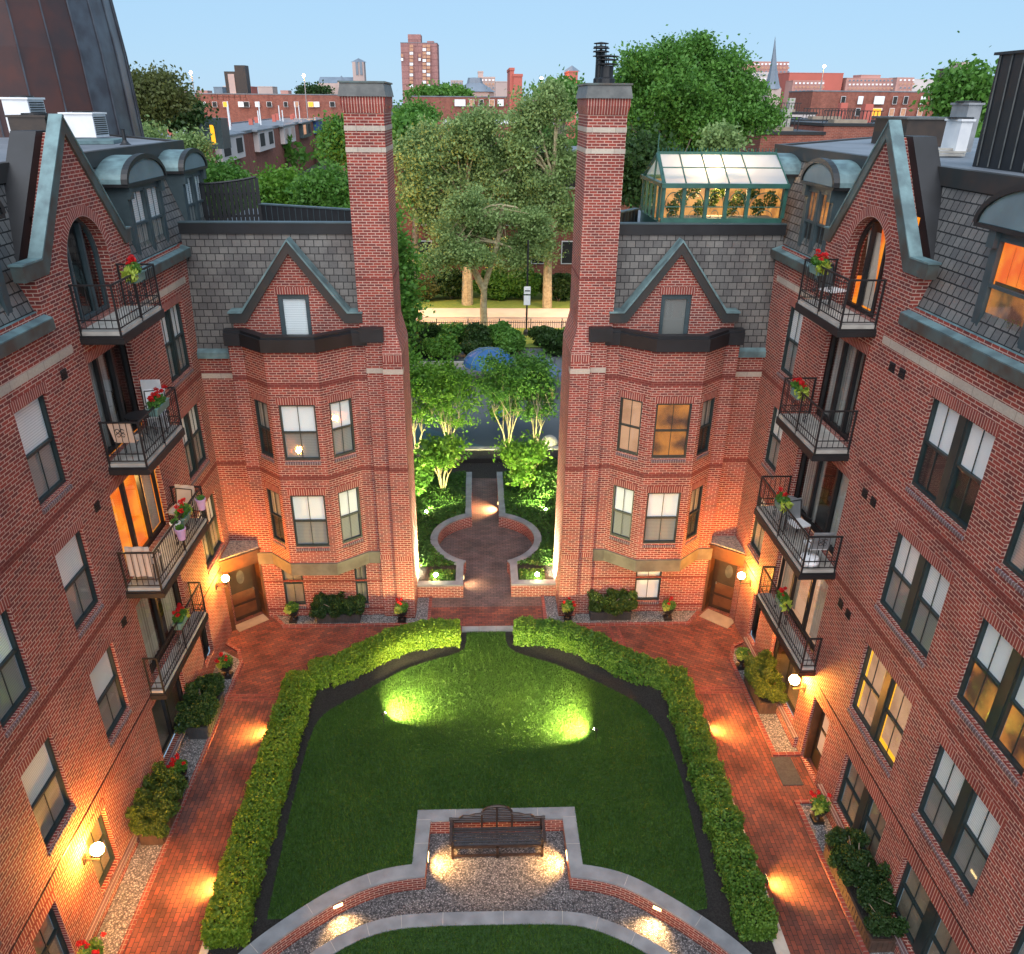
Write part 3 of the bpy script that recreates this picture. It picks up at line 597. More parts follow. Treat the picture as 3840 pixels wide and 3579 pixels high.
def wing(B, right):
    mx = (lambda x: .58-x) if right else (lambda x: x); OUT = (0, -1, 0); dx = .1 if not right else 0
    def seg(a, b): return seg_frame((mx(a[0]), a[1]), (mx(b[0]), b[1]), OUT)
    mb = MB(); wins = []
    def wseg(a, b, z0, z1, holes, st=None):
        Fr, L = seg(a, b); wall(mb, Fr, 0, L, z0, z1, holes, 0, .12)
        for z in (8.28, 5.38):
            if z0 < z < z1: mb.fbox(Fr, 0, L, z, z+.14, -.01, .004, 2)
        for i, h in enumerate(holes): wins.append((Fr, h))
        return Fr, L
    XE = -8.12
    wseg((XE, 22.4), (-7.04, 22.4), 0, 8.85, [])
    Fr, L = seg((XE, 22.4), (-7.04, 22.4)); mb.fbox(Fr, 0, L, 8.2, 8.35, -.01, .012, 1)
    mb.strip([(mx(-7.04), 22.4), (mx(-7.04), 22.0)], 0, 9.32)
    Z = [(6.03, 7.76), (3.08, 4.88)]
    wseg((-7.04, 22.0), (-6.64, 22.0), 2.45, 9.32, [])
    wseg((-6.64, 22.0), (-5.89, 21.3), 2.45, 9.32, [(.2, .86, c, d) for c, d in Z])
    wseg((-5.89, 21.3), (-4.44, 21.3), 2.45, 9.32, [(.23, 1.27, c, d) for c, d in Z])
    wseg((-4.44, 21.3), (-3.54, 22.0), 2.45, 9.32, [(.25, .98, c, d) for c, d in Z])
    wseg((-3.54, 22.0), (-3.16, 22.0), 2.45, 9.32, [])
    gw = [(.62, 1.28, .45, 2.1), (2.98, 3.37, .45, 2.1)] if not right else [(1.5, 2.37, .45, 2.1)]
    nb = len(wins); wseg((-7.04, 22.0), (-3.16, 22.0), 0, 2.45, gw)
    Fb, Lb = seg((-7.04, 22.0), (-3.16, 22.0)); mb.fbox(Fb, 0, Lb, .22, .3, -.01, .004, 2); mb.fbox(Fb, 0, Lb, 1.35, 1.42, -.01, .004, 2)
    # piers beside the chimney
    for (xa, xb, y, zt) in ((-3.16, -2.68, 21.9, 9.45), (-2.68, -2.12, 21.78, 9.1)):
        x0, x1 = sorted((mx(xa), mx(xb))); mb.box(x0, y, 0, x1, 24., zt, 0)
        mb.box(x0-.012, y-.012, 8.5, x1+.012, y+.3, 8.64, 1)
        for z in (5.4, 2.25): mb.box(x0-.004, y-.004, z, x1+.004, y+.3, z+.14, 2 if z > 3 else 3)
    x0, x1 = mx(-2.12), mx(-2.3); y0 = 21.78
    mb.hexa([(mx(-2.68), y0, 9.1), (x0, y0, 9.1), (x0, 24, 9.1), (mx(-2.68), 24, 9.1), (mx(-2.68), 22.02, 9.85), (x1, 22.02, 9.85), (x1, 24, 9.85), (mx(-2.68), 24, 9.85)])
    mb.box(mx(-2.68), y0-.005, 8.86, x0, y0+.05, 9.06, 3)
    # hidden rear of the wing
    for q in ([(XE, 22.4), (XE, 30)], [(XE, 30), (-3.3, 30)], [(-3.3, 30), (-3.3, 24)]): mb.strip([(mx(a), b) for a, b in q], 0, 12.0)
    part('wing_wall', mb, ['brick', 'stone', 'band', 'soldier'], B)
    for i, (Fr, (a, b, c, d)) in enumerate(wins):
        up, low, mid = 'blindw', 'screen', .5
        g = i >= nb
        if g: up = 'tan' if not right else 'blindw'; low = None
        if right and d > 7 and i in (0, 1, 2, 3): pass
        if not right and d > 7 and .22 < a < .24: pass
        if right and 7 < d and a == .23: up, low = 'litdim', 'litdim'
        if right and 7 < d and a == .25: up, low = 'litshade', 'litshade'
        if a == .2: up, low = 'curtain', 'dark'
        win(B, Fr, a, b, c, d, up=up, low=low, mid=mid, rec=.08, lintel=not g, sill=True)
    # lit blinds of the right bay glow themselves, no lamp behind
    # parapet cap and skirt
    path = [(-7.1, 22.0), (-6.6, 22.0), (-5.86, 21.3), (-4.47, 21.3), (-3.56, 22.0), (-3.1, 22.0)]; M_ = lambda P: [(mx(a), b) for a, b in P]
    cp = MB(); cp.ribbon(M_(offpath(path, .14)), M_(offpath(path, -.2)), 9.32, 9.68, 0); cp.ribbon(M_(offpath(path, .08)), M_(offpath(path, -.16)), 9.68, 9.76, 0)
    cp.box(mx(-3.28), 21.72, 9.45, mx(-2.62), 22.3, 9.83, 0)
    part('bay_parapet', cp, 'blackcap', B)
    bf = MB(); bf.prism(M_(offpath(path, -.15)+[(-3.2, 22.14), (-6.95, 22.14)]), 9.0, 9.3); part('bay_roof', bf, 'blackcap', B)
    sk = MB(); sk.ribbon(M_(offpath(path, .07)), M_(offpath(path, -.1)), 2.08, 2.5, 0); sk.prism(M_(offpath(path, -.02)), 2.1, 2.44)
    part('bay_skirt', sk, 'skirt', B)
    # gable over the bay
    FG = frame((0, 22.15, 0), (1, 0, 0), (0, -1, 0)); gm = MB(); dh = [(mx(-5.53), 8.9), (mx(-4.66), 8.9), (mx(-4.66), 10.7), (mx(-5.53), 10.7)]
    gp = [(mx(a), b) for a, b in ((-6.84, 8.5), (-3.29, 8.5), (-3.29, 9.93), (-3.7, 9.93), (-5.07, 11.82), (-6.45, 9.93), (-6.84, 9.93))]
    gm.fprism(FG, gp, -.3, 0, 0, [dh]); u0, u1 = sorted((mx(-5.6), mx(-4.58))); gm.fbox(FG, u0, u1, 10.7, 10.9, -.02, .006, 1)
    part('wing_gable', gm, ['brick', 'soldier'], B)
    cc = MB(); co = [(-6.9, 9.93), (-6.45, 9.93), (-5.07, 11.82), (-3.7, 9.93), (-3.2, 9.93), (-3.2, 10.2), (-3.6, 10.2), (-5.07, 12.14), (-6.54, 10.2), (-6.9, 10.2)]
    ct = [(-6.92, 10.205), (-6.53, 10.205), (-5.07, 12.145), (-3.61, 10.205), (-3.18, 10.205), (-3.18, 10.25), (-3.57, 10.25), (-5.07, 12.2), (-6.57, 10.25), (-6.92, 10.25)]
    cc.fprism(FG, [(mx(a), b) for a, b in co], -.3, .14, 0); cc.fprism(FG, [(mx(a), b) for a, b in ct], -.33, .17, 1)
    part('wing_coping', cc, ['bronze', 'patina'], B)
    ua, ub = u0+.07, u1-.08
    ua, ub = sorted((mx(-5.53), mx(-4.66))); dm = MB(); dm.fbox(FG, ua, ua+.12, 8.9, 10.7, -.16, -.06); dm.fbox(FG, ub-.12, ub, 8.9, 10.7, -.16, -.06); dm.fbox(FG, ua+.12, ub-.12, 10.56, 10.7, -.16, -.06); dm.fbox(FG, ua+.12, ub-.12, 8.9, 9.1, -.16, -.06)
    k = ub-.05 if not right else ua+.05; dm.fbox(FG, k-.02, k+.02, 9.75, 9.85, -.06, -.03)
    dd = part('roof_door', dm, 'dframe', B); q = MB(); q.fbox(FG, ua+.12, ub-.12, 9.1, 10.56, -.13, -.12); part('blind', q, 'blind' if not right else 'curtain', dd); q = MB(); q.fquad(FG, ua+.12, ub-.12, 9.1, 10.56, -.1); part('glass', q, 'glass', dd)
    # wing ledge, mansard, parapet, terrace
    lg = MB(); a, b = mx(XE), mx(-7.0); P = [(a, 22.3, 8.82), (b, 22.3, 8.82), (b, 22.5, 8.82), (a, 22.5, 8.82), (a, 22.3, 9.0), (b, 22.3, 9.0), (b, 22.5, 9.14), (a, 22.5, 9.14)]; lg.hexa(P); part('wing_ledge', lg, 'patina', B)
    sm = MB(); sm.face([(mx(XE), 22.42, 9.05), (mx(-2.9), 22.42, 9.05), (mx(-2.9), 22.82, 12.26), (mx(XE), 22.82, 12.26)]); part('wing_mansard', sm, 'slate', B)
    pp = MB(); xa, xb = sorted((mx(XE-.02), mx(-3.31))); pp.box(xa, 22.76, 12.22, xb, 23.02, 12.5, 0); pp.box(xa, 22.74, 12.5, xb, 23.04, 12.53, 1); part('wing_parapet', pp, ['blackcap', 'dframe'], B)
    tr = MB(); xa, xb = sorted((mx(XE), mx(-3.3))); tr.box(xa, 23.0, 11.9, xb, 30, 12.05); part('terrace', tr, 'roof', B)
    # chimney
    c = MB(); xa, xb = sorted((mx(-3.3), mx(-2.29))); c.box(xa, 22.03, 9.0, xb, 24.0, 15.25, 0)
    c.hexa([(xa, 22, 15.25), (xb, 22, 15.25), (xb, 24, 15.25), (xa, 24, 15.25), (xa-.05, 21.95, 15.45), (xb+.05, 21.95, 15.45), (xb+.05, 24.05, 15.45), (xa-.05, 24.05, 15.45)], 2)
    c.box(xa-.05, 21.95, 15.45, xb+.05, 24.05, 15.62, 2)
    for z in (14.84, 14.34): c.box(xa-.012, 22.018, z, xb+.012, 24.012, z+.12, 1)
    c.box(xa-.004, 22.026, 11.1, xb+.004, 24.004, 11.17, 3)
    ch = part('chimney', c, ['brick', 'stone', 'soldier', 'band'], B)
    k = MB(); k.hexa([(xa-.09, 21.9, 15.62), (xb+.09, 21.9, 15.62), (xb+.09, 24.1, 15.62), (xa-.09, 24.1, 15.62), (xa-.03, 21.95, 15.92), (xb+.03, 21.95, 15.92), (xb+.03, 24.05, 15.92), (xa-.03, 24.05, 15.92)], 0)
    k.box(xa-.07, 21.91, 15.92, xb+.07, 24.09, 15.96, 1); part('chimney_cap', k, ['zinc', 'patina_d'], ch)
    if right:
        cx = (xa+xb)/2
        for i, (dx_, yy, h, r) in enumerate(((-.06, 23.4, .62, .13), (.06, 23.0, .42, .17), (-.02, 23.75, .75, .12))):
            f = MB(); f.lathe((cx+dx_, yy, 15.96), [(r*1.3, 0), (r*1.3, .12), (r, .16), (r, h)], 14)
            for zz in (h+.02, h+.12, h+.2): f.lathe((cx+dx_, yy, 15.96), [(0, zz+.05), (r*1.65, zz+.02), (r*1.65, zz), (r, zz)], 14)
            for a in range(4): f.tube([(cx+dx_+r*math.cos(a*1.57), yy+r*math.sin(a*1.57), 15.96+h), (cx+dx_+r*math.cos(a*1.57), yy+r*math.sin(a*1.57), 15.96+h+.22)], .012, 4)
            part('flue', f, 'blackcap', ch, True)
    # entrance porch across the inner corner
    a, b = (mx(-8.06), 21.2), (mx(-6.98), 22.06); FP, L = seg_frame(a, b, OUT); pm = MB()
    pm.fbox(FP, -.02, L+.02, 2.3, 2.6, -.45, .02, 0); pm.fbox(FP, -.05, L+.05, 2.6, 2.65, -.5, .06, 0)
    near = L-.16; pm.fbox(FP, L-.16, L, 0, 2.3, -.45, 0, 0); pm.fbox(FP, 0, .14, 0, 2.3, -.45, 0, 0)
    pm.fbox(FP, .14, L-.16, 2.12, 2.3, -.42, -.05, 0)
    for z in (.5, 1.2): pm.fbox(FP, L-.168, L-.16, z-.3, z+.28, -.4, -.08, 1)
    po = part('porch', pm, ['wood', 'dwood'], B)
    dm = MB(); dm.fbox(FP, .14, L-.16, .02, 2.12, -.45, -.4, 0)
    for (z0, z1) in ((.15, .55), (.65, 1.05)): dm.fbox(FP, .3, L-.3, z0, z1, -.4, -.385, 1)
    ow = [(L/2+.13*math.cos(t), 1.6+.25*math.sin(t)) for t in np.linspace(0, 2*PI, 17)[:-1]]; dm.fprism(FP, ow, -.4, -.39, 2)
    dm.fbox(FP, L-.34, L-.3, 1.0, 1.06, -.4, -.34, 2)
    part('entrance_door', dm, ['dwood', 'wood', 'zinc'], B)
    cn = MB(); cn.prism([a, b, (mx(-6.98), 22.42), (mx(-8.14), 22.42)], 2.652, 2.70); part('canopy_roof', cn, 'gravelroof', B)
LB = _thing('apartment_building', 'red brick apartment building on the left, with balconies, bay wing and chimney without flues', 'building', None)
RB = _thing('apartment_building', 'red brick apartment building on the right, with orange lit dormer and chimney with flues', 'building', None)
side(LB, -1); wing(LB, False); side(RB, 1); wing(RB, True)
# ------------------------------------------------------------------ right: side entrance door with mat
F = frame((8.54, 0, 0), (0, 1, 0), (-1, 0, 0)); dm = MB()
dm.fbox(F, 14.35, 15.3, 1.95, 2.05, -.3, -.06, 0); dm.fbox(F, 14.35, 14.43, 0, 1.95, -.3, -.06, 0); dm.fbox(F, 15.22, 15.3, 0, 1.95, -.3, -.06, 0); dm.fbox(F, 14.43, 15.22, 0, .5, -.3, -.24, 1); dm.fbox(F, 14.43, 14.55, .5, 1.95, -.3, -.24, 1); dm.fbox(F, 15.1, 15.22, .5, 1.95, -.3, -.24, 1); dm.fbox(F, 14.55, 15.1, 1.8, 1.95, -.3, -.24, 1); dm.fbox(F, 14.55, 15.1, 1.15, 1.2, -.3, -.24, 1)
d = part('side_door', dm, ['wood', 'dwood'], RB); g = MB(); g.fbox(F, 14.55, 15.1, .5, 1.8, -.29, -.28); part('shade', g, 'litshade', d)
# ------------------------------------------------------------------ globe lamps
def globe(X, s, y, z, label, r=.13):
    t = _thing('wall_lamp', label, 'lamp', 'globe wall lamps'); xo = X - s*.33
    m = MB(); m.tube([(X, y, z-.28), (xo, y, z-.3), (xo, y, z-r)], .022, 6); m.box(X-.03, y-.06, z-.38, X+.03, y+.06, z-.18); m.lathe((xo, y, z-r-.03), [(.05, -.04), (.075, .03), (.07, .05)], 12)
    part('bracket', m, 'black', t)
    g = MB(); g.sphere((xo, y, z), r, 20); part('globe', g, 'globe', t, True)
globe(-8.06, -1, 11.2, 1.97, 'lit white globe lamp low on the left brick wall, beside the ground floor windows')
globe(-8.06, -1, 20.55, 2.44, 'lit globe lamp at the left entrance porch', .11)
globe(8.54, 1, 20.5, 2.36, 'lit globe lamp at the right entrance porch', .11)
globe(8.54, 1, 15.85, 2.12, 'lit globe lamp under the lowest right balcony, above the side door')
# ------------------------------------------------------------------ rooftop things
t = _thing('greenhouse', 'green framed rooftop conservatory with frosted glass roof and lit arched panes behind the right parapet', 'greenhouse', None)
x0, x1, y0, y1, zb, ze, zr, yr = 5.2, 8.62, 22.95, 25.9, 12.45, 13.5, 14.23, 24.45
gf = MB(); gf.box(x0, y0, zb-.4, x1, y0+.12, zb+.2); gf.box(x0, y1-.12, zb-.4, x1, y1, zb+.2); gf.box(x0, y0+.12, zb-.4, x0+.12, y1-.12, zb+.05)
gf.box(x0-.08, y0-.1, ze-.06, x1+.05, y0+.1, ze+.06); gf.box(x0-.08, y1-.1, ze-.06, x1, y1+.1, ze+.06); gf.box(x0-.08, y0, ze-.05, x0+.08, y1, ze+.05)
gf.box(x0+.05, yr-.06, zr-.04, x1+.1, yr+.06, zr+.05)
bx = [5.2, 5.78, 6.42, 6.98, 7.58, 8.62]
for i, x in enumerate(bx): gf.box(x-.05, y0-.01, zb+.2, x+.05, y0+.09, ze-.06)
for i in range(len(bx)):
    x = bx[i]; gf.tube([(x+.02, y0, ze+.07), (x+.1, yr, zr+.03)], .022, 4); gf.tube([(x+.02, y1, ze+.07), (x+.1, yr, zr+.03)], .022, 4)
gf.tube([(x0, (y0+yr)/2, (ze+zr)/2+.04), (x1+.05, (y0+yr)/2, (ze+zr)/2+.04)], .022, 4)
for i in range(5):
    c = (bx[i]+bx[i+1])/2; w_ = (bx[i+1]-bx[i])/2-.07
    gf.tube([(c+w_*math.cos(a), y0+.03, 12.98+.34*math.sin(a)) for a in np.linspace(0, PI, 13)], .012, 4, cap=False)
    gf.box(c-w_, y0+.02, 12.93, c+w_, y0+.04, 12.96)
    gf.tube([(c+w_*.55*math.cos(a), y0+.03, 12.66+.2*math.sin(a)) for a in np.linspace(0, PI, 9)], .008, 4, cap=False)
for y in np.linspace(y0, y1, 6): gf.box(x0-.02, y-.035, zb+.05, x0+.05, y+.035, ze-.05)
for a, b in (((x0, y0, ze), (x0+.07, yr, zr)), ((x0, y1, ze), (x0+.07, yr, zr))): gf.tube([a, b], .05, 6)
gf.tube([(x0+.03, yr, ze), (x0+.06, yr, zr)], .03, 5)
for x in np.arange(x0+.1, x1+.1, .1): gf.tube([(x, yr, zr+.05), (x, yr, zr+.15)], .012, 4); 
gf.tube([(x0+.06, yr, zr), (x0+.06, yr, zr+.5)], .018, 5)
part('frame', gf, 'green', t)
gr = MB(); gr.face([(x0, y0, ze+.06), (x1+.02, y0, ze+.06), (x1+.1, yr, zr+.01), (x0+.07, yr, zr+.01)]); gr.face([(x0, y1, ze+.06), (x1+.02, y1, ze+.06), (x1+.1, yr, zr+.01), (x0+.07, yr, zr+.01)]); part('glass_roof', gr, 'ghroof', t)
gg = MB(); gg.face([(x0, y0+.03, zb+.2), (x1, y0+.03, zb+.2), (x1, y0+.03, ze), (x0, y0+.03, ze)]); gg.face([(x0+.01, y0, zb), (x0+.01, y1, zb), (x0+.01, y1, ze), (x0+.01, y0, ze)]); gg.face([(x0+.02, y0, ze), (x0+.07, yr, zr), (x0+.02, y1, ze)]); part('glass_wall', gg, 'glass', t)
it = MB(); it.box(x1-.05, y0+.3, zb-.3, x1, y1, ze-.02, 0); it.box(x0+.3, y1-.5, zb-.3, x1-.1, y1-.45, ze-.02, 0); it.box(x0+.3, y0+.3, zb+.15, x1-.2, y0+.7, zb+.2, 1)
part('lit_interior', it, ['litgh', 'tan'], t)
pl = np.concatenate([blob((x0+.4+i*.28, y0+.5+.2*(i % 2), zb+.4+.25*(i % 3)), (.2, .2, .25), 260) for i in range(11)]); leaves('potted_plants', pl, .05, 'leaf_shrub', t)
l_ = bpy.data.lights.new('greenhouse_lamp', 'POINT'); l_.energy = 90; l_.color = (1, .62, .3); l_.shadow_soft_size = .15; lo = bpy.data.objects.new('lamp_light', l_); COL.objects.link(lo); lo.location = (6.9, 23.9, 13.3); lo.parent = t
def acunit(name, label, x0, y0, x1, y1, z0, z1, grp=None, col='white'):
    t = _thing(name, label, 'air conditioner', grp); m = MB(); m.box(x0, y0, z0, x1, y1, z1, 0); m.box(x0-.04, y0-.04, z1, x1+.04, y1+.04, z1+.05, 0)
    part('casing', m, col, t); g = MB()
    for z in np.arange(z0+.08, z1-.05, .06): g.box(x1+.002, y0+.06, z, x1+.02, y1-.06, z+.03); pass
    part('louvres', g, 'blackcap', t); f = MB(); f.lathe(((x0+x1)/2, (y0+y1)/2, z1+.05), [(.3, 0), (.3, .04), (.0, .05)], 16); part('fan_guard', f, 'black', t)
def acpx(lab, p0, p1, py, Y, dp, col='white', grp=None): a, b = onY(p0, py, Y), onY(p1, py, Y); acunit('air_conditioner', lab, a.x, Y, b.x, Y+dp, 14.42, max(a.z, 14.7), grp, col)
acpx('cream rooftop air conditioner just behind the left gable', 116, 178, 222, 27.8, 1.0)
acpx('small louvred air conditioner at the top left, by the copper tower', 2, 52, 193, 24.2, .9)
acpx('dark rusty condenser at the left edge of the left roof', 14, 86, 228, 21.6, .9, 'dwood')
acpx('tall ribbed air conditioner beside the black metal chimney on the right roof', 1882, 1908, 204, 22.2, .8, 'grey')
acpx('pale low condenser in front of the ribbed unit on the right roof', 1868, 1890, 236, 20.9, .7)
m = MB(); a, b = onY(1764, 232, 26.3), onY(1872, 236, 26.3); m.box(a.x, 26.3, 14.38, b.x, 26.5, a.z, 0); m.box(a.x, 26.5, 14.38, a.x+.2, 28.5, a.z, 0); m.box(a.x-.1, 26.2, a.z, b.x+.1, 28.6, a.z+.06, 1)
tag(m.build('roof_screen', ['dwood', 'zinc']), 'dark clad bulkhead on the right roof beyond the gable', 'bulkhead')
m = MB(); [m.box(11.0+.1*i, 20.7+.15*i, 14.4+.06*i, 12.1+.1*i, 20.85+.15*i, 14.45+.06*i) for i in range(3)]
tag(m.build('timber_planks', 'concrete'), 'weathered planks piled on the right roof', 'planks')
m = MB(); m.hexa([(-11.6, 23.9, 14.38), (-10.2, 24.6, 14.38), (-10.5, 26.2, 14.38), (-12.0, 25.8, 14.38), (-11.6, 23.9, 14.47), (-10.2, 24.6, 14.47), (-10.5, 26.2, 14.47), (-12.0, 25.8, 14.47)])
tag(m.build('roof_hatch', 'patina'), 'flat pale copper hatch on the left roof', 'hatch')
m = MB(); m.lathe((-9.8, 24.4, 14.37), [(.16, 0), (.1, .05), (.055, .12), (.05, .38), (.06, .4), (0, .4)], 12); tag(m.build('vent_pipe', 'blackcap'), 'short dark vent pipe on the left roof', 'vent pipe')
# copper clad drum tower on the left, metal clad chimney on the right
t = _thing('copper_tower', 'tall brown copper clad round tower rising behind the left roof', 'tower', None)
m = MB(); prof = [(5.1, 11), (5.05, 13.5), (5.0, 15), (4.92, 17), (4.7, 19.5), (4.3, 22)]; c0 = Vector((-17.9, 33., 0)); n = 30
for i in range(len(prof)-1):
    for k in range(n):
        a, b = 2*PI*k/n, 2*PI*(k+1)/n; (r0, z0), (r1, z1) = prof[i], prof[i+1]
        q = [c0+Vector((r*math.cos(x), r*math.sin(x), z)) for r, x, z in ((r0, a, z0), (r0, b, z0), (r1, b, z1), (r1, a, z1))]
        m.face(q, 1 if (2*PI*(k+.5)/n) > 5.9 or (2*PI*(k+.5)/n) < 1.2 else 0)
part('cladding', m, ['copper_red', 'copper_grey'], t, False)
m = MB()
for k in range(n):
    a = 2*PI*k/n; m.tube([c0+Vector(((r+.02)*math.cos(a), (r+.02)*math.sin(a), z)) for r, z in prof], .03, 4, cap=False)
part('standing_seams', m, 'copper_grey', t)
t = _thing('metal_chimney', 'black standing seam clad chimney at the right edge of the right roof', 'chimney', None)
m = MB(); m.hexa([(10.5, 15.75, 14.35), (13.5, 15.75, 14.35), (13.5, 17.6, 14.35), (10.5, 17.6, 14.35), (10.42, 15.8, 16.42), (13.5, 15.8, 16.42), (13.5, 17.5, 16.42), (10.42, 17.5, 16.42)]); m.box(10.36, 15.74, 16.42, 13.55, 17.6, 16.47)
m.box(10.42, 15.65, 14.35, 13.6, 15.75, 14.5); part('cladding', m, 'blackcap', t)
m = MB()
for i in range(9): x = 10.54+i*.33; m.tube([(x, 15.74, 14.5), (x-.08*(1-i/9), 15.79, 16.42)], .018, 4)
for i in range(5): y = 15.9+i*.38; m.tube([(10.49, y, 14.4), (10.41, y, 16.42)], .018, 4)
part('standing_seams', m, 'zinc', t)
m = MB(); m.lathe((11.0, 16.9, 16.47), [(.26, 0), (.16, .1), (.14, .4), (.28, .36), (.28, .4), (.08, .48), (.1, .5), (.1, .75), (.26, .7), (.26, .75), (.08, .8), (.1, .88), (.26, 1.0), (0, 1.08)], 16); part('flue', m, 'black', t)
# slatted fence and parapets on the left wing terrace
t = _thing('slatted_fence', 'dark vertical board fence with curved top on the left wing terrace', 'fence', None); m = MB()
A_, B_ = Vector((-8.5, 25.6, 0)), Vector((-6.7, 26.0, 0)); k = 15
for i in range(k):
    p = A_.lerp(B_, i/(k-1)); z = 13.22+.18*(i/(k-1))**2; m.box(p.x-.056, p.y-.012, 12.05, p.x+.056, p.y+.012, z)
for z in (12.3, 12.95): m.tube([(A_.x, A_.y+.05, z), (B_.x, B_.y+.05, z)], .035, 4)
part('boards', m, 'blackcap', t); m = MB(); m.tube([(A_.lerp(B_, i/9)).to_tuple()[:2]+(13.24+.18*(i/9)**2,) for i in range(10)], .035, 4); part('top_rail', m, 'blackcap', t)
def parapet(name, label, pts, z0, z1, th=.12):
    m = MB()
    for a, b in zip(pts, pts[1:]):
        Fr, L = seg_frame(a, b, (0, -1, 0)); m.fbox(Fr, 0, L, z0, z1(0) if callable(z1) else z1, -th, 0, 0); m.fbox(Fr, -.02, L+.02, z1, z1+.04, -th-.04, .04, 1)
        for u in np.arange(.2, L, .22): m.fbox(Fr, u, u+.015, z0, z1-.01, 0, .012, 1)
    tag(m.build(name, ['blackcap', 'dframe']), label, 'parapet')
parapet('terrace_parapet', 'black boarded parapet running from the slatted fence to the left chimney', [(-6.68, 26.0), (-3.6, 24.6)], 12.05, 12.62)
parapet('terrace_parapet', 'low black parapet between the right chimney and the greenhouse', [(3.9, 24.2), (5.1, 25.8)], 12.05, 12.55)
# ================================================================== ground, paving, lawn, walls
def S(name, mb, mats, kind='structure'): o = mb.build(name, mats); o['kind'] = kind; return o
g = MB(); B0, B1, C0, C1 = -5.72, 6.3, -6., 14.
for (a, b, c, d) in ((-3500, 3500, 40, 5000), (-3500, -15, -1500, 40), (15, 3500, -1500, 40), (-15, 15, -1500, -6)): g.sheet([(a, b), (c if False else c, b), (c, d), (a, d)] if False else [(a, c), (b, c), (b, d), (a, d)], -.05)
S('ground', g, 'ground')
# brick paving: side paths (bricks lengthwise), corner fields (diagonal), centre
def paving(name, poly, z, mat, rot=0.):
    m = MB(); m.sheet(poly, z); c, s_ = math.cos(rot), math.sin(rot)
    m.uv = [[(m.v[i][0]*c+m.v[i][1]*s_, -m.v[i][0]*s_+m.v[i][1]*c) for i in f] for f in m.f]
    return S(name, m, mat)
paving('brick_path', [(-7.3, -6), (-5.72, -6), (-5.72, 17.9), (-7.3, 17.9)], 0, 'paver', PI/2)
paving('brick_path', [(6.3, -6), (7.85, -6), (7.85, 17.9), (6.3, 17.9)], 0, 'paver', PI/2)
paving('brick_path', [(7.85, 13.75), (8.9, 13.75), (8.9, 15.35), (7.85, 15.35)], 0, 'paver', PI/2)
paving('brick_path', [(-8.3, 17.9), (-4.2, 17.9), (-3.9, 22.4), (-8.3, 22.4)], 0, 'paver', math.radians(28))
paving('brick_path', [(8.9, 17.9), (4.8, 17.9), (4.5, 22.4), (8.9, 22.4)], 0, 'paver', math.radians(-28))
paving('brick_path', [(-4.2, 17.9), (4.8, 17.9), (4.5, 22.4), (-3.9, 22.4)], 0, 'paver', 0)
paving('brick_plaza', [(-2.3, 22.4), (2.9, 22.4), (2.9, 34.2), (-2.3, 34.2)], 0, 'paver_grey', 0)
m = MB()
for x in (-4.22, -3.95): m.sheet([(x, 18), (x+.1, 18), (x+.38, 22.3), (x+.28, 22.3)], .004)
for x in (4.75, 4.48): m.sheet([(x, 18), (x+.1, 18), (x-.18, 22.3), (x-.28, 22.3)], .004)
for y in (17.8, 18.0): m.sheet([(-7.3, y), (-5.72, y), (-5.72, y+.1), (-7.3, y+.1)], .004); m.sheet([(6.3, y), (7.85, y), (7.85, y+.1), (6.3, y+.1)], .004)
S('paving_border', m, 'band')
# gravel beds along the walls with brick kerbs
m = MB(); m.sheet([(-8.1, -6), (-7.3, -6), (-7.3, 19.6), (-8.1, 20.2)], .012); m.sheet([(7.85, -6), (8.7, -6), (8.7, 13.75), (7.85, 13.75)], .012); m.sheet([(7.85, 15.35), (8.7, 15.35), (8.7, 19.9), (8.1, 19.9), (7.85, 19.3)], .012)
m.sheet([(-6.95, 21.95), (-6.4, 21.4), (-1.68, 21.4), (-1.68, 23.3), (-2.3, 23.3), (-2.3, 22.1), (-6.9, 22.1)], .012); m.sheet([(7.45, 21.85), (6.95, 21.3), (2.26, 21.3), (2.26, 23.3), (2.85, 23.3), (2.85, 22.1), (7.45, 22.1)], .012)
S('gravel_bed', m, 'gravelw')
def kerb(name, pts, w_=.1, z=.09, mat='rowlock'):
    m = MB()
    for i, (a, b) in enumerate(zip(pts, pts[1:])):
        Fr, L = seg_frame(a, b, (1, .01, 0)); m.fbox(Fr, -w_/2+.003*i, L+w_/2-.004*i, -.02, z+.004*i, -w_/2+.002*i, w_/2-.002*i)
    return S(name, m, mat)
M['kerbb'] = brickmat('kerb_brick', (.27, .06, .045), (.16, .045, .04), (.3, .2, .17), w=.215, h=.11, offset=0)
for pts in ([(-7.3, -6), (-7.3, 19.5), (-7.55, 20.1), (-8.0, 20.45)], [(7.85, -6), (7.85, 13.75), (8.6, 13.75)], [(8.6, 15.35), (7.85, 15.35), (7.85, 19.3), (8.1, 19.95), (8.5, 20.2)],
            [(-6.85, 21.95), (-6.4, 21.38), (-1.66, 21.38), (-1.66, 23.15)], [(7.45, 21.85), (6.98, 21.25), (2.24, 21.25), (2.24, 23.15)]): kerb('kerb', pts, .11, .06, 'kerbb')
# low brick sills along the foot of the right wall
m = MB(); m.box(8.44, -5, 0, 8.54, 14.0, .32, 0); m.box(8.4, -5, .32, 8.56, 14.0, .37, 1); m.box(8.44, 15.6, 0, 8.54, 20, .32, 0); m.box(8.4, 15.6, .32, 8.56, 20, .37, 1)
part('wall_base', m, ['brick', 'rowlock'], RB)
m = MB(); m.box(-8.06, -5, 0, -7.96, 15.1, .2, 0); m.box(-8.06, -5, .2, -7.93, 17.2, .26, 1); part('wall_base', m, ['brick', 'rowlock'], LB)
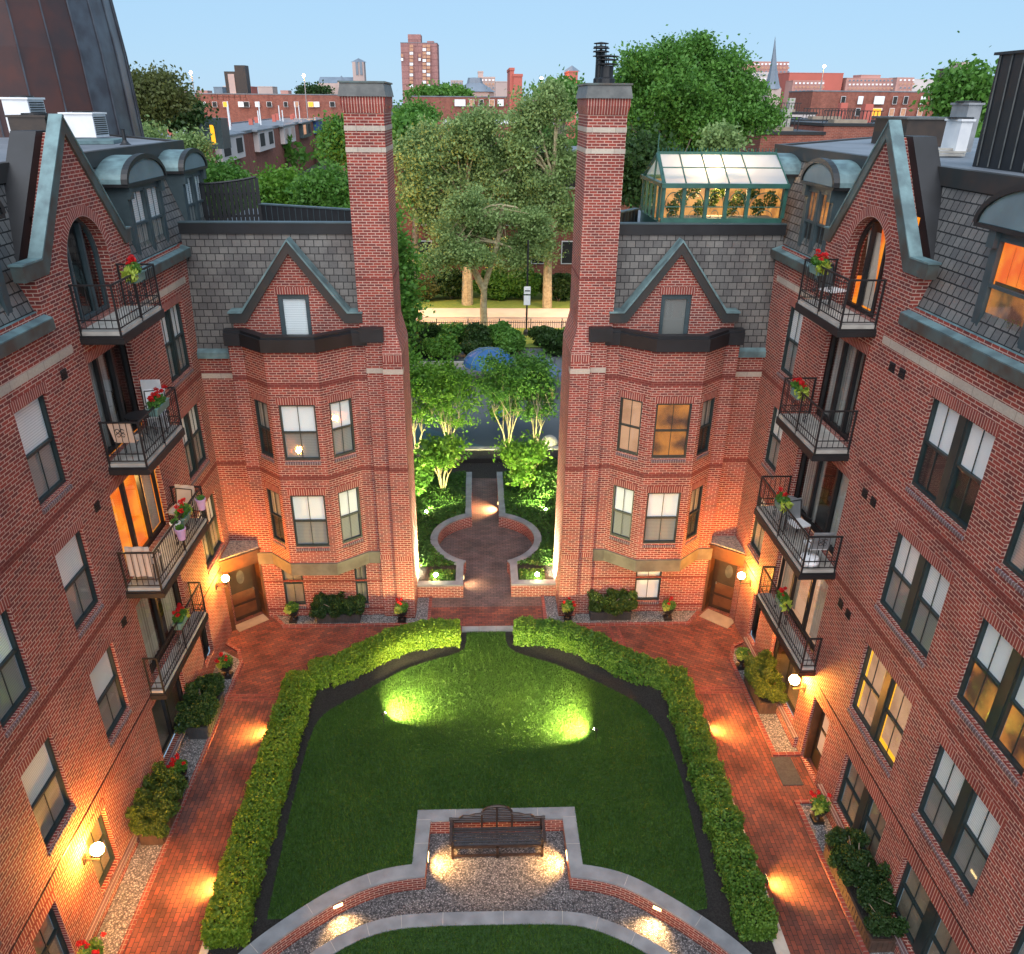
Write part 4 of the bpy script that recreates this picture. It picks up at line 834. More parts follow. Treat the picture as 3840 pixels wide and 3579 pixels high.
# concrete strips between path and hedge
m = MB(); m.box(-5.72, -6, -.3, -5.55, 18.2, .03); m.box(6.02, -6, -.3, 6.3, 18.6, .03)
S('concrete_edging', m, 'concrete')
# mulch and lawn
def smooth(p, k=2):
    for _ in range(k):
        q = [p[0]]
        for a, b in zip(p, p[1:]): q += [(a[0]*.75+b[0]*.25, a[1]*.75+b[1]*.25), (a[0]*.25+b[0]*.75, a[1]*.25+b[1]*.75)]
        p = q + [p[-1]]
    return p
XC = .31
hl = [(-5.55, 18.6), (-4.9, 18.75), (-4.3, 19.0), (-3.6, 19.95), (-2.7, 20.65), (-1.8, 20.95), (-.55, 20.97)]
hr = [(6.05, 18.4), (5.3, 18.75), (4.9, 19.0), (4.2, 19.7), (3.4, 20.5), (2.4, 20.9), (1.1, 20.97)]
lawnL = smooth([(-.4, 20.9), (-.4, 20.2), (-.55, 19.85), (-1.4, 19.5), (-2.25, 19.1), (-3.0, 18.42), (-3.75, 17.75), (-4.3, 17.3), (-4.55, 16.8), (-4.62, 16.0), (-4.62, 14.0), (-4.58, 12.3), (-4.52, 10.95)])
lawnR = smooth([(.87, 20.9), (.87, 20.3), (1.1, 19.8), (2.2, 19.3), (3.2, 18.6), (4.1, 17.9), (4.75, 17.2), (5.08, 16.3), (5.16, 15.2), (5.15, 14.1), (5.08, 12.7), (4.97, 11.5), (4.86, 10.95)])
# retaining wall round the sunken gravel terrace
inL = smooth([(-1.25, 11.92), (-1.9, 11.86), (-2.5, 11.68), (-3.08, 11.38), (-3.64, 10.97), (-4.12, 10.58), (-4.57, 10.16), (-5.1, 9.5), (-5.5, 8.6), (-5.6, 7.)])
inR = smooth([(2.02, 11.83), (2.65, 11.73), (3.24, 11.52), (3.97, 11.0), (4.59, 10.48), (5.14, 9.93), (5.6, 9.2), (5.9, 8.3), (6., 7.)])
def off(p, d, side_):
    o = []
    for i in range(len(p)):
        a, b = p[max(i-1, 0)], p[min(i+1, len(p)-1)]; t = Vector((b[0]-a[0], b[1]-a[1])).normalized(); n = Vector((-t.y, t.x))*side_; o.append((p[i][0]+n.x*d, p[i][1]+n.y*d))
    return o
outL = off(inL, .3, -1); outR = off(inR, .3, 1)
outL = [(min(a, -1.55), b) for a, b in outL]; outR = [(max(a, 2.32), b) for a, b in outR]; outL = [p for i, p in enumerate(outL) if i == 0 or p[0] < -1.5501 or True]
YB = 13.42; zb = -.42
poly = [(6.02, -6), (6.02, 18.5)] + hr[1:] + [(1.0, 20.97), (-.45, 20.97)] + hl[::-1][1:] + [(-5.55, -6)]
hole = [p for p in outL[:]][::-1] + [(-1.5, YB+.28), (2.3, YB+.28)] + outR
hole = hole + [(5.9, -5.9), (-5.5, -5.9)]
m = MB(); m.sheet(poly, .012, 0, [hole]); S('mulch_bed', m, 'dirt')
cut = lambda P: [p for p in P if p[1] > 10.95]
oL = [p for p in outL if p[1] > 10.9]; oR = [p for p in outR if p[1] > 10.9]
lp = lawnL[::-1] + lawnR + oR[::-1] + [(2.3, YB+.28), (-1.5, YB+.28)] + oL
m = MB(); m.sheet(lp, .03); S('lawn', m, 'lawn')
LAWN = lp
wm = MB(); inner = inL[::-1] + [(-1.22, YB), (2.02, YB)] + inR; outer = outL[::-1] + [(-1.52, YB+.3), (2.32, YB+.3)] + outR
inner2 = off(inL, .05, -1)[::-1] + [(-1.27, YB+.05), (2.07, YB+.05)] + off(inR, .05, 1)
wm.strip([(-1.22, YB)] and (inL[::-1] + [(-1.22, YB), (2.02, YB)] + inR), zb-.05, 0)
t = _thing('retaining_wall', 'curved brick retaining wall with bluestone coping around the sunken gravel terrace and bench', 'wall', None)
part('brick_face', wm, 'brick', t)
cp = MB(); cp.ribbon([(p[0], p[1]) for p in (off(inL, .03, 1)[::-1] + [(-1.19, YB-.03), (1.99, YB-.03)] + off(inR, .03, -1))], outer, 0., .06, 0)
part('coping', cp, 'blue', t)
jt = MB()
def joint(p, q): a, b = Vector(p), Vector(q); d = (b-a).normalized(); n = Vector((-d.y, d.x))*.006; jt.face([(a.x-n.x, a.y-n.y, .063), (b.x-n.x, b.y-n.y, .063), (b.x+n.x, b.y+n.y, .063), (a.x+n.x, a.y+n.y, .063)])
for i in (9, 17, 25, 31): joint(inL[min(i, len(inL)-1)], outL[min(i, len(outL)-1)]); joint(inR[min(i, len(inR)-1)], outR[min(i, len(outR)-1)])
for x in (-.6, .4, 1.4): joint((x, YB-.03), (x, YB+.3))
joint((-1.52, 12.75), (-1.19, 12.75)); joint((1.99, 12.65), (2.32, 12.65)); joint((-1.52, YB), (-1.19, YB)); joint((1.99, YB), (2.32, YB))
part('mortar_joint', jt, 'concrete', t)
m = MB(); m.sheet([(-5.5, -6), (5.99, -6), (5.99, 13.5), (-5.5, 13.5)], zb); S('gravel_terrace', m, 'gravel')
# inner ring coping and the near lawn
fo = smooth([(-5.3, 7.5), (-4.6, 8.9), (-3.9, 9.8), (-3.2, 10.4), (-2.5, 10.78), (-1.8, 10.96), (-1.0, 11.0), (.3, 11.0), (1.7, 10.98), (2.4, 10.86), (3.15, 10.5), (3.8, 10.05), (4.5, 9.3), (5.2, 8.1)])
fi = off(fo, .3, -1); m = MB(); m.ribbon(fo, fi, zb, .05, 0)
for i in range(4, len(fo)-3, 3): a, b = Vector(fo[i]), Vector(fi[i]); jt2 = None
t = _thing('ring_wall', 'low bluestone topped ring wall in front of the gravel terrace, around the near lawn', 'wall', None); part('coping', m, 'blue', t)
jt = MB()
for i in range(2, len(fo)-2, 4): joint(fo[i], fi[i])
part('mortar_joint', jt, 'concrete', t)
m = MB(); m.sheet(fi + [(5.0, -5), (-5, -5)], .02); S('near_lawn', m, 'lawn'); NLAWN = fi + [(4.8, 8.0), (-4.8, 8.0)]
# stone step at the head of the lawn
m = MB()
for i in range(3): m.box(-.55+i*.565, 20.93, 0, -.55+(i+1)*.565-.008, 21.2, .06)
S('stone_step', m, 'blue')
def inpoly(P, x, y):
    c = np.zeros(len(x), bool); P = np.array(P)
    for (x0, y0), (x1, y1) in zip(P, np.roll(P, -1, 0)):
        k = ((y0 > y) != (y1 > y)); 
        with np.errstate(divide='ignore', invalid='ignore'): xi = (x1-x0)*(y-y0)/(y1-y0)+x0
        c ^= k & (x < xi)
    return c
def grass(name, P, z, dens, label=None, h=.055):
    P_ = np.array(P); lo, hi = P_.min(0), P_.max(0); n = int((hi[0]-lo[0])*(hi[1]-lo[1])*dens)
    x = lo[0]+rng.random(n)*(hi[0]-lo[0]); y = lo[1]+rng.random(n)*(hi[1]-lo[1]); k = inpoly(P, x, y); x, y = x[k], y[k]; n = len(x)
    a = rng.random(n)*2*PI; wv = .006+.005*rng.random(n); hh = h*(.6+.7*rng.random(n)); le = rng.normal(size=(n, 2))*.022
    v = np.empty((n, 3, 3)); v[:, 0] = np.c_[x-np.cos(a)*wv, y-np.sin(a)*wv, np.full(n, z)]; v[:, 1] = np.c_[x+np.cos(a)*wv, y+np.sin(a)*wv, np.full(n, z)]; v[:, 2] = np.c_[x+le[:, 0], y+le[:, 1], z+hh]
    o = rawmesh(name, v.reshape(-1, 3), n, 3, 'grass'); tag(o, label, 'grass', kind='stuff'); return o
grass('grass', LAWN, .03, 3600, 'short green grass of the courtyard lawn')
grass('grass', NLAWN, .02, 2600, 'dark short grass of the near lawn inside the ring wall')
# ------------------------------------------------------------------ hedges
def hedge(name, label, path, w_, h, mat, n, lumps=0., z0=.02, ls=.042):
    path = smooth(path, 2); P = [Vector(p) for p in path]; seg = [(b-a).length for a, b in zip(P, P[1:])]; cum = np.cumsum([0]+seg); L = cum[-1]
    core = MB(); ww = w_/2-.13
    l_ = off(path, ww, 1); r_ = off(path, ww, -1); core.ribbon(l_[2:-2], r_[2:-2], z0, h-.16)
    t = _thing(name, label, 'hedge', 'clipped hedges round the lawn'); part('dark_core', core, 'dirt', t)  # solid dark core put in for the shade behind the leaves
    s = rng.random(n)*L; idx = np.clip(np.searchsorted(cum, s)-1, 0, len(seg)-1); f = (s-cum[idx])/np.array(seg)[idx]
    A = np.array([[p.x, p.y] for p in P]); c = A[idx]*(1-f[:, None])+A[idx+1]*f[:, None]; tv = A[idx+1]-A[idx]; tv /= np.linalg.norm(tv, axis=1)[:, None]; nv = np.c_[-tv[:, 1], tv[:, 0]]
    wob = .06*np.sin(s*5.1)+.05*np.sin(s*11.7+1)+.04*np.sin(s*23+2)
    if lumps: wob = wob*.6 + lumps*(np.abs(np.sin(s*PI/.78+.4*np.sin(s*1.3)))-.55)
    per = rng.random(n)*(w_+2*h); side_ = np.where(per < h, -1, np.where(per < h+w_, 0, 1))
    u = np.where(side_ == 0, (rng.random(n)-.5)*w_, side_*(w_/2)); z = np.where(side_ == 0, h, rng.random(n)*h)
    dep = rng.random(n)**2*.2; u = np.where(side_ == 0, u, u-np.sign(u)*dep); z = np.where(side_ == 0, z-dep, z)
    en = rng.random(n) < .06; s = np.where(en, np.where(rng.random(n) < .5, .03, L-.03), s); u = np.where(en, (rng.random(n)-.5)*w_*.9, u); z = np.where(en, rng.random(n)*h*.95, z); idx = np.clip(np.searchsorted(cum, s)-1, 0, len(seg)-1); f = (s-cum[idx])/np.array(seg)[idx]; c = A[idx]*(1-f[:, None])+A[idx+1]*f[:, None]; tv = A[idx+1]-A[idx]; tv /= np.linalg.norm(tv, axis=1)[:, None]; nv = np.c_[-tv[:, 1], tv[:, 0]]
    u = u*(1+wob/w_*1.1); z = z*(1+wob/h*.55); rd = np.clip((np.abs(u)-(w_/2-.14))/.14, 0, 1); z = z-.09*rd*(z > h*.75)
    e = np.minimum(s, L-s); z = z*np.clip(.86+e*.8, 0, 1)
    pts = np.c_[c+nv*u[:, None], z0+z]; pts += rng.normal(size=pts.shape)*.022
    nr = np.c_[nv*np.where(side_ == 0, 0, side_)[:, None], np.where(side_ == 0, 1., .25)]
    leaves('foliage', pts, ls, mat, t, nrm=nr)
hedge('hedge', 'clipped yellow green box hedge along the left brick path', [(-5.2, 10.35), (-5.28, 12), (-5.25, 14), (-5.24, 16), (-5.22, 18.45)], .82, .62, 'leaf_h', 46000, .03)
hedge('hedge', 'curved clipped hedge on the left of the stone step, lit bright on its lawn side', [(-5.0, 18.55), (-4.2, 18.75), (-3.5, 19.4), (-2.6, 20.15), (-1.7, 20.5), (-.62, 20.55)], .78, .62, 'leaf_h', 34000, .03)
hedge('hedge', 'lumpy green shrub hedge along the right brick path', [(5.72, 10.2), (5.75, 12), (5.75, 14), (5.78, 16), (5.78, 18.4)], .72, .58, 'leaf_hr', 40000, .17)
hedge('hedge', 'curved lumpy hedge on the right of the stone step', [(1.15, 20.55), (2.2, 20.5), (3.1, 20.15), (4.0, 19.3), (4.7, 18.6), (5.55, 18.35)], .76, .62, 'leaf_hr', 30000, .12)
# ------------------------------------------------------------------ bench
t = _thing('garden_bench', 'dark teak garden bench with arched slatted back in the gravel terrace', 'bench', None)
bx0, bx1, yf, yb, z0 = -.68, 1.48, 12.68, 13.18, zb; zs = z0+.44; cx = (bx0+bx1)/2
m = MB()
for i in range(7): y = yf+.02+i*.073; m.box(bx0+.03, y, zs-.012, bx1-.03, y+.043, zs+.012)
part('seat', m, 'bench_seat', t)
m = MB(); m.box(bx0, yf, zs-.09, bx1, yf+.03, zs-.015); m.box(bx0, yb, zs-.09, bx1, yb+.03, zs-.015); m.box(bx0, yf+.0, z0+.07, bx1, yf+.04, z0+.12); m.box(bx0, yf, z0+.07, bx0+.05, yb, z0+.11); m.box(bx1-.05, yf, z0+.07, bx1, yb, z0+.11)
part('rails', m, 'bench', t)
for x in (bx0, cx-.03, bx1-.06):
    for y, h in ((yf, .44 if x == cx-.03 else .68), (yb, .44)):
        m = MB(); m.box(x, y, z0, x+.06, y+.055, z0+(h if h < .5 else .64)-.02); part('leg', m, 'bench', t)
for sx in (-1, 1):
    x = bx0-.04 if sx < 0 else bx1-.02; m = MB(); m.box(x, yf-.1, z0+.64, x+.07, yb+.08, z0+.675)
    xo = x-.02 if sx < 0 else x+.02; m.tube([(xo+.035, yf-.1, z0+.62), (xo+.035, yf-.13, z0+.66), (xo+.035, yf-.1, z0+.69)], .03, 6)
    m.tube([(xo, yb+.08, z0+.66), (xo+.07, yb+.08, z0+.66)], .045, 8); m.tube([(xo+.035, yf+.03, zs), (xo+.035, yf-.06, z0+.58), (xo+.035, yf-.08, z0+.64)], .025, 6)
    for y in np.linspace(yf+.12, yb-.02, 4): m.box(x+.02, y-.01, zs, x+.05, y+.015, z0+.64)
    part('armrest', m, 'bench', t)
yk = yb+.07; m = MB(); crest = [(bx0, .66), (bx0+.18, .66), (bx0+.28, .74), (bx0+.42, .73), (bx0+.56, .78), (cx-.34, .80)] ; 
for sg in (1, -1):
    pts = [(cx+sg*(p[0]-cx), yk+.1*(p[1]-.44), z0+p[1]) for p in crest]; m.tube(pts, .03, 6)
m.tube([(cx-.36*math.cos(a), yk+.06, z0+.78+.24*math.sin(a)) for a in np.linspace(0, PI, 15)], .03, 6)
for x in (bx0+.03, cx-.36, cx, cx+.36, bx1-.03): top = .66 if abs(x-cx) > .6 else (1.02 if abs(x-cx) < .1 else .8); m.tube([(x, yb+.04, zs-.05), (x, yk+.1*(top-.44), z0+top)], .026, 6)
for z in np.arange(.53, .66, .055): m.box(bx0+.03, yk-.0+.1*(z-.44), z0+z, bx1-.03, yk+.02+.1*(z-.44), z0+z+.022)
for z in np.arange(.70, 1.0, .055):
    hw = .36*math.sqrt(max(0, 1-((z-.78)/.24)**2)) if z > .78 else .36; m.box(cx-hw, yk+.03, z0+z, cx+hw, yk+.05, z0+z+.02)
for sg in (1, -1): m.box(min(cx+sg*.36, cx+sg*.85), yk+.02, z0+.70, max(cx+sg*.36, cx+sg*.85), yk+.04, z0+.72)
part('backrest', m, 'bench', t)
# ------------------------------------------------------------------ raised ivy planters flanking the round plaza
c0 = (XC, 26.3)
def planter(sg, label):
    mx = lambda x: XC+sg*(x)
    arcI = [(mx(1.86*math.sin(a)), 26.3-1.86*math.cos(a)) for a in np.linspace(math.radians(24), math.radians(163), 22)]
    arcO = [(mx(2.14*math.sin(a)), 26.3-2.14*math.cos(a)) for a in np.linspace(math.radians(30), math.radians(159), 22)]
    pin = [(mx(2.55), 22.98), (mx(.84), 22.98), (mx(.84), 24.4)] + arcI + [(mx(.56), 28.35), (mx(.56), 32.3)]
    pout = [(mx(2.55), 23.26), (mx(1.1), 23.26), (mx(1.1), 24.45)] + arcO + [(mx(.82), 28.3), (mx(.82), 32.3)]
    t = _thing('planter_wall', label, 'wall', None)
    m = MB(); m.strip(pin, 0, .46, 0); part('brick_face', m, 'brick', t)
    m = MB(); m.ribbon([(a, b) for a, b in pin], pout, .46, .52, 0); m.strip(pout, .2, .47, 0); part('coping', m, 'blue', t)
    m = MB(); m.sheet([(mx(2.6), 23.2)] + pout[1:] + [(mx(6), 32.3), (mx(6), 24.2), (mx(2.6), 24.2)], .4); S('planting_soil', m, 'dirt')
    n = 42000; x = XC+sg*(.8+5.2*rng.random(n)); y = 23.2+9.1*rng.random(n); P = [(mx(2.5), 24.3)] + pout[3:] + [(mx(6), 32.3), (mx(6), 24.3)]; k = inpoly(P, x, y); x, y = x[k], y[k]
    h = .42+.12*rng.random(len(x))+.08*np.sin(x*3)*np.sin(y*2.3); leaves('ivy', np.c_[x, y, h], .075, 'ivy', nrm=np.array([[0, 0, 1.]]), aspect=1.15)
    o = bpy.context.scene.collection.objects[-1]; tag(o, ('left' if sg < 0 else 'right')+' bed of glossy green ivy behind the curved planter wall', 'ivy', kind='stuff')
    n = 900; x = XC+sg*(1.15+.9*rng.random(n)); y = 23.3+.8*rng.random(n); o = leaves('ground_cover', np.c_[x, y, .42+.06*rng.random(n)], .05, 'grass'); tag(o, ('left' if sg < 0 else 'right')+' tuft of low green ground cover by the front spotlight', 'ground cover', kind='stuff')
planter(-1, 'left curved brick planter wall with bluestone coping beside the round plaza'); planter(1, 'right curved brick planter wall with bluestone coping beside the round plaza')
m = MB(); m.sheet([(-7, 32.7), (8, 32.7), (8, 34.4), (-7, 34.4)], .008); S('mulch_strip', m, 'dirt')
m = MB(); m.box(-7, 32.32, 0, -.5, 32.5, .12); m.box(1.1, 32.32, 0, 8, 32.5, .12); S('stone_edge', m, 'blue')
m = MB(); m.box(-9, 34.4, 0, 9.5, 35.4, .25, 0); m.box(-9, 35.4, 0, 9.5, 35.75, .3, 1); S('planting_strip', m, ['dirt', 'concrete'])
# ------------------------------------------------------------------ lights: step lights, wall lights, ground spotlights
def spot(name, label, loc, tgt, energy, ang, col=(1, .93, .5), r=.03, body=True, blend=.5, grp='ground spotlights', face=True, h=.0, br=.045):
    t = _thing(name, label, 'spotlight', grp); loc = Vector(loc); d = (Vector(tgt)-loc).normalized()
    if body:
        m = MB(); m.tube([loc-d*.1, loc-d*.0], [.03, .045], 10); m.tube([(loc.x, loc.y, loc.z-.02)-d*.06 if False else (loc.x-d.x*.06, loc.y-d.y*.06, loc.z-.02), (loc.x-d.x*.06, loc.y-d.y*.06, max(-.02, loc.z-.3))], .012, 5); part('housing', m, 'black', t)
    if face: m = MB(); q = loc+d*.001; a = d.cross(Vector((0, 0, 1))).normalized(); b = d.cross(a); m.sphere(loc+d*.0, .075 if energy == 1000 else (.055 if energy == 420 else .035), 12); part('lens', m, 'spotface', t, True)  # glowing ball added at the lens for the glare toward the camera
    L = bpy.data.lights.new('spot_light', 'SPOT'); L.energy = energy; L.spot_size = math.radians(ang); L.spot_blend = 1 if energy == 1500 else blend; L.color = col; L.shadow_soft_size = r
    o = bpy.data.objects.new('spot_light', L); COL.objects.link(o); o.location = loc+d*.09; o.rotation_euler = (-d).to_track_quat('Z', 'Y').to_euler(); o.parent = t
    return t
spot('ground_spotlight', 'black stake spotlight on the left of the lawn, aimed toward the passage', (-2.6, 16.65, .5), (-.7, 19.0, -.1), 1500, 118, (1, .82, .34))
spot('ground_spotlight', 'black stake spotlight on the right of the lawn, aimed left', (3.09, 15.9, .5), (1.0, 17.9, -.1), 1500, 118, (1, .82, .34))
spot('ground_spotlight', 'glaring spotlight at the left front planter, washing the passage wall', (-1.5, 23.5, .62), (-2.35, 23.9, 1.3), 1000, 140, (1, .93, .6))
spot('ground_spotlight', 'glaring spotlight at the right front planter, washing the passage wall', (2.08, 23.45, .62), (2.95, 23.9, 1.3), 1000, 140, (1, .93, .6))
spot('ground_spotlight', 'spotlight in the left ivy bed below the small lit tree', (-2.1, 28.4, .55), (-1.4, 30.0, 1.8), 420, 120, (1, .95, .45))
spot('ground_spotlight', 'spotlight in the right ivy bed below the small lit tree', (2.8, 28.5, .55), (1.8, 30.3, 1.8), 420, 120, (1, .95, .45))
for sg in (-1, 1):      # up-lights along the planters reach the tree canopy behind
    L = bpy.data.lights.new('spot_light', 'SPOT'); L.energy = 520; L.spot_size = math.radians(110); L.color = (1, .95, .45); L.shadow_soft_size = .05
    o = _thing('ground_spotlight', ('left' if sg < 0 else 'right')+' spotlight under the play area trees', 'spotlight', 'ground spotlights'); q = bpy.data.objects.new('spot_light', L); COL.objects.link(q); q.parent = o
    loc = Vector((XC+sg*2.6, 33.2, .3)); d = (Vector((XC+sg*1.8, 36.0, 2.5))-loc).normalized(); q.location = loc; q.rotation_euler = (-d).to_track_quat('Z', 'Y').to_euler()
    m = MB(); m.tube([loc-d*.1, loc-d*.02], [.03, .05], 10); part('housing', m, 'black', o)
def steplight(label, loc, size, d, energy, col=(1, .62, .2), tilt=.7):
    t = _thing('step_light', label, 'step light', 'small lights set low in walls and kerbs'); loc = Vector(loc); d = Vector(d).normalized(); a = Vector((-d.y, d.x, 0)); w_, h = size
    m = MB(); F_ = (loc, a, d); m.fbox(F_, -w_/2-.015, w_/2+.015, -h/2-.015, h/2+.015, -.03, .004, 0); part('housing', m, 'bronze', t)
    m = MB(); m.fbox(F_, -w_/2, w_/2, -h/2, h/2, .0, .012, 0); part('lens', m, 'wallamp', t)
    L = bpy.data.lights.new('step_lamp', 'AREA'); L.shape = 'RECTANGLE'; L.size = w_; L.size_y = h; L.energy = energy; L.color = col; L.spread = math.radians(110)
    o = bpy.data.objects.new('step_lamp', L); COL.objects.link(o); o.location = loc+d*.03; dd = Vector((d.x, d.y, -tilt)).normalized(); o.rotation_euler = (-dd).to_track_quat('Z', 'Y').to_euler(); o.parent = t
steplight('step light in the left curved retaining wall, over the gravel', (-3.12, 11.34, -.13), (.24, .08), (.42, -.9, 0), 11, (1, .55, .2))
steplight('step light in the right curved retaining wall, over the gravel', (3.86, 11.08, -.13), (.24, .08), (-.5, -.86, 0), 13, (1, .55, .2))
steplight('step light in the retaining wall beside the left end of the bench', (-1.215, 12.55, -.15), (.24, .08), (1, 0, 0), 15, (1, .48, .13))
steplight('step light in the retaining wall beside the right end of the bench', (2.015, 12.5, -.15), (.24, .08), (-1, 0, 0), 15, (1, .48, .13))
for x, y, d, lab in ((-5.71, 16.5, -1, 'step light under the left hedge, far one'), (-5.71, 11.75, -1, 'step light under the left hedge, near one'), (6.31, 16.3, 1, 'step light under the right hedge, far one'), (6.31, 11.5, 1, 'step light under the right hedge, near one')):
    steplight(lab, (x+d*.01, y, .2), (.22, .07), (d, 0, 0), 20, (1, .52, .10), .42)
steplight('step light in the right planter wall, over the narrow passage', (.868, 29.6, .3), (.16, .07), (-1, 0, 0), 40, (1, .5, .2))
steplight('step light low in the left planter wall by the plaza entrance', (-.525, 23.8, .3), (.16, .07), (1, 0, 0), 5, (1, .6, .3), .9)
# ------------------------------------------------------------------ planter boxes with shrubs, urns with flowers
def boxplanter(x0, y0, x1, y1, h, mat, lab, shr, shrlab, grow=(.12, .12), top=.75):
    t = _thing('planter_box', lab, 'planter', 'long planter boxes along the walls'); m = MB(); m.box(x0, y0, .01, x1, y1, h-.05, 0); m.box(x0-.02, y0-.02, h-.05, x1+.02, y1+.02, h, 0)
    m2 = MB()
    for x in np.arange(x0+.04, x1, .11): m2.box(x, y0-.012, .03, x+.06, y0-.001, h-.06)
    for y in np.arange(y0+.04, y1, .11): m2.box(x0-.012, y, .03, x0-.001, y+.06, h-.06); m2.box(x1+.001, y, .03, x1+.012, y+.06, h-.06)
    part('box', m, mat, t); part('slats', m2, mat, t)
    m = MB(); m.box(x0+.03, y0+.03, h, x1-.03, y1-.03, h+.004); part('soil', m, 'dirt', t)
    s = _thing('evergreen_shrub', shrlab, 'shrub', 'evergreen shrubs in planter boxes'); L = max(x1-x0, y1-y0); n = 6; P = []
    for i in range(64):
        c = (x0-grow[0]+rng.random()*(x1-x0+2*grow[0]), y0-grow[1]+rng.random()*(y1-y0+2*grow[1]), h+.08+rng.random()*(top-.1)*(.7+.3*math.sin(i)))
        P.append(blob(c, (.16, .16, .15), 360, .5))
    leaves('foliage', np.concatenate(P), .04, shr, s, up=.4); m = MB()
    for i in range(5): m.tube([((x0+x1)/2, (y0+y1)/2, h), (x0+rng.random()*(x1-x0), y0+rng.random()*(y1-y0), h+top*.7)], .012, 4)
    part('stems', m, 'bark', s)
M['leaf_shrub2'] = leafmat('shrub_leaf_dark', (.016, .045, .014), (.04, .09, .02))
boxplanter(-7.88, 16.3, -7.32, 17.75, .42, 'boxg', 'dark grey planter box under the lowest left balcony', 'leaf_shrub2', 'dark green shrub in the planter under the lowest left balcony')
boxplanter(-7.88, 12.9, -7.34, 14.2, .38, 'boxb', 'brown planter box beside the left path, nearer the camera', 'leaf_shrub', 'olive green shrub in the brown planter beside the left path')
boxplanter(-5.35, 21.55, -3.95, 21.98, .34, 'boxg', 'grey slatted planter under the left bay', 'leaf_shrub2', 'dark shrub in the slatted planter under the left bay', top=.6)
boxplanter(3.75, 21.5, 5.1, 21.95, .34, 'boxg', 'grey slatted planter under the right bay', 'leaf_shrub', 'spreading shrub in the slatted planter under the right bay', top=.68)
boxplanter(7.95, 16.9, 8.42, 18.3, .42, 'boxb', 'brown planter box under the lowest right balcony', 'leaf_shrub', 'olive shrub in the planter under the lowest right balcony', top=.8)
boxplanter(7.9, 9.9, 8.38, 12.2, .4, 'boxb', 'long brown planter box in the right gravel bed, nearest the camera', 'leaf_shrub2', 'long dark shrub in the nearest planter box on the right', top=.85)
def plant(lab, c, r, fl, flw, lime=True, n=500, cat='geranium'):
    t = _thing('geranium_plant', lab, cat, 'red geraniums'); c = Vector(c)
    leaves('foliage', blob(c, (r, r, r*.7), n, .5), .05, 'leaf_t', t, up=.5, aspect=1.1)
    if fl: P = np.concatenate([blob(c+Vector((random.uniform(-r, r)*.9, random.uniform(-r, r)*.9, r*random.uniform(.5, 1.0))), (flw, flw, flw*.8), 60, .6) for _ in range(fl)]); leaves('blossom', P, .035, 'red', t, aspect=1)
    if lime: P = blob(c+Vector((-.1, -.12, -.02)) if lime is True else Vector(lime), (r*.55, r*.55, r*.5), 110, .7); leaves('trailing_leaves', P, .07, 'lime', t, aspect=2.2)
def urn(x, y, lab, plab, fl=5, lime=True, s=1.):
    t = _thing('urn', lab, 'urn', 'dark urns with flowers'); m = MB(); m.box(x-.13*s, y-.13*s, .012, x+.13*s, y+.13*s, .1*s); m.lathe((x, y, 0), [(.07*s, .1*s), (.04*s, .16*s), (.06*s, .22*s), (.15*s, .3*s), (.19*s, .42*s), (.2*s, .45*s), (.17*s, .45*s), (.15*s, .4*s)], 14); part('bowl', m, 'black', t, True)
    m = MB(); m.lathe((x, y, .4*s), [(.155*s, 0), (0, .01)], 12); part('soil', m, 'dirt', t)
    plant(plab, (x, y, .58*s), .24*s, fl, .055, lime)
urn(-6.15, 21.68, 'dark urn at the left porch end of the left gravel bed', 'green and lime plant in the urn left of the left bay planter', 0, True)
urn(-2.55, 21.6, 'small dark urn at the foot of the left chimney', 'red geraniums in the urn at the foot of the left chimney', 5)
urn(2.98, 21.55, 'small dark urn at the foot of the right chimney', 'lime and red plant in the urn at the foot of the right chimney', 4)
urn(6.35, 21.55, 'dark urn right of the right bay planter', 'small red geranium in the urn beside the right porch', 3)
urn(-7.55, 18.9, 'dark urn on the gravel near the left porch', 'red geranium with lime leaves in the urn near the left porch', 6)
urn(-7.55, 14.75, 'dark urn between the two planter boxes on the left', 'red flowers with pale leaves in the urn between the left planters', 8)
urn(-7.65, 10.0, 'dark urn at the bottom left corner of the gravel', 'red geranium at the bottom left corner', 7)
urn(8.15, 13.2, 'dark footed urn on the right gravel beside the door mat', 'lime and red plant in the urn beside the door mat', 4)
urn(8.05, 18.95, 'dark urn behind the right planter, near the porch', 'lime plant in the urn beside the right porch steps', 0)
m = MB(); m.box(7.72, 14.3, .004, 8.25, 15.25, .022); tag(m.build('door_mat', 'mat'), 'dark grey ribbed mat at the right side door', 'mat')
m = MB(); Fr, L = seg_frame((-7.95, 21.15), (-7.0, 21.95), (0, -1, 0)); m.fbox(Fr, .1, L-.1, .003, .02, -.3, .12, 0); m2 = m; part('door_sill', m, 'tan', LB)
m = MB(); Fr, L = seg_frame((7.6, 21.95), (8.5, 21.1), (0, -1, 0)); m.fbox(Fr, .1, L-.1, .003, .02, -.3, .3, 0); part('door_sill', m, 'tan', RB)
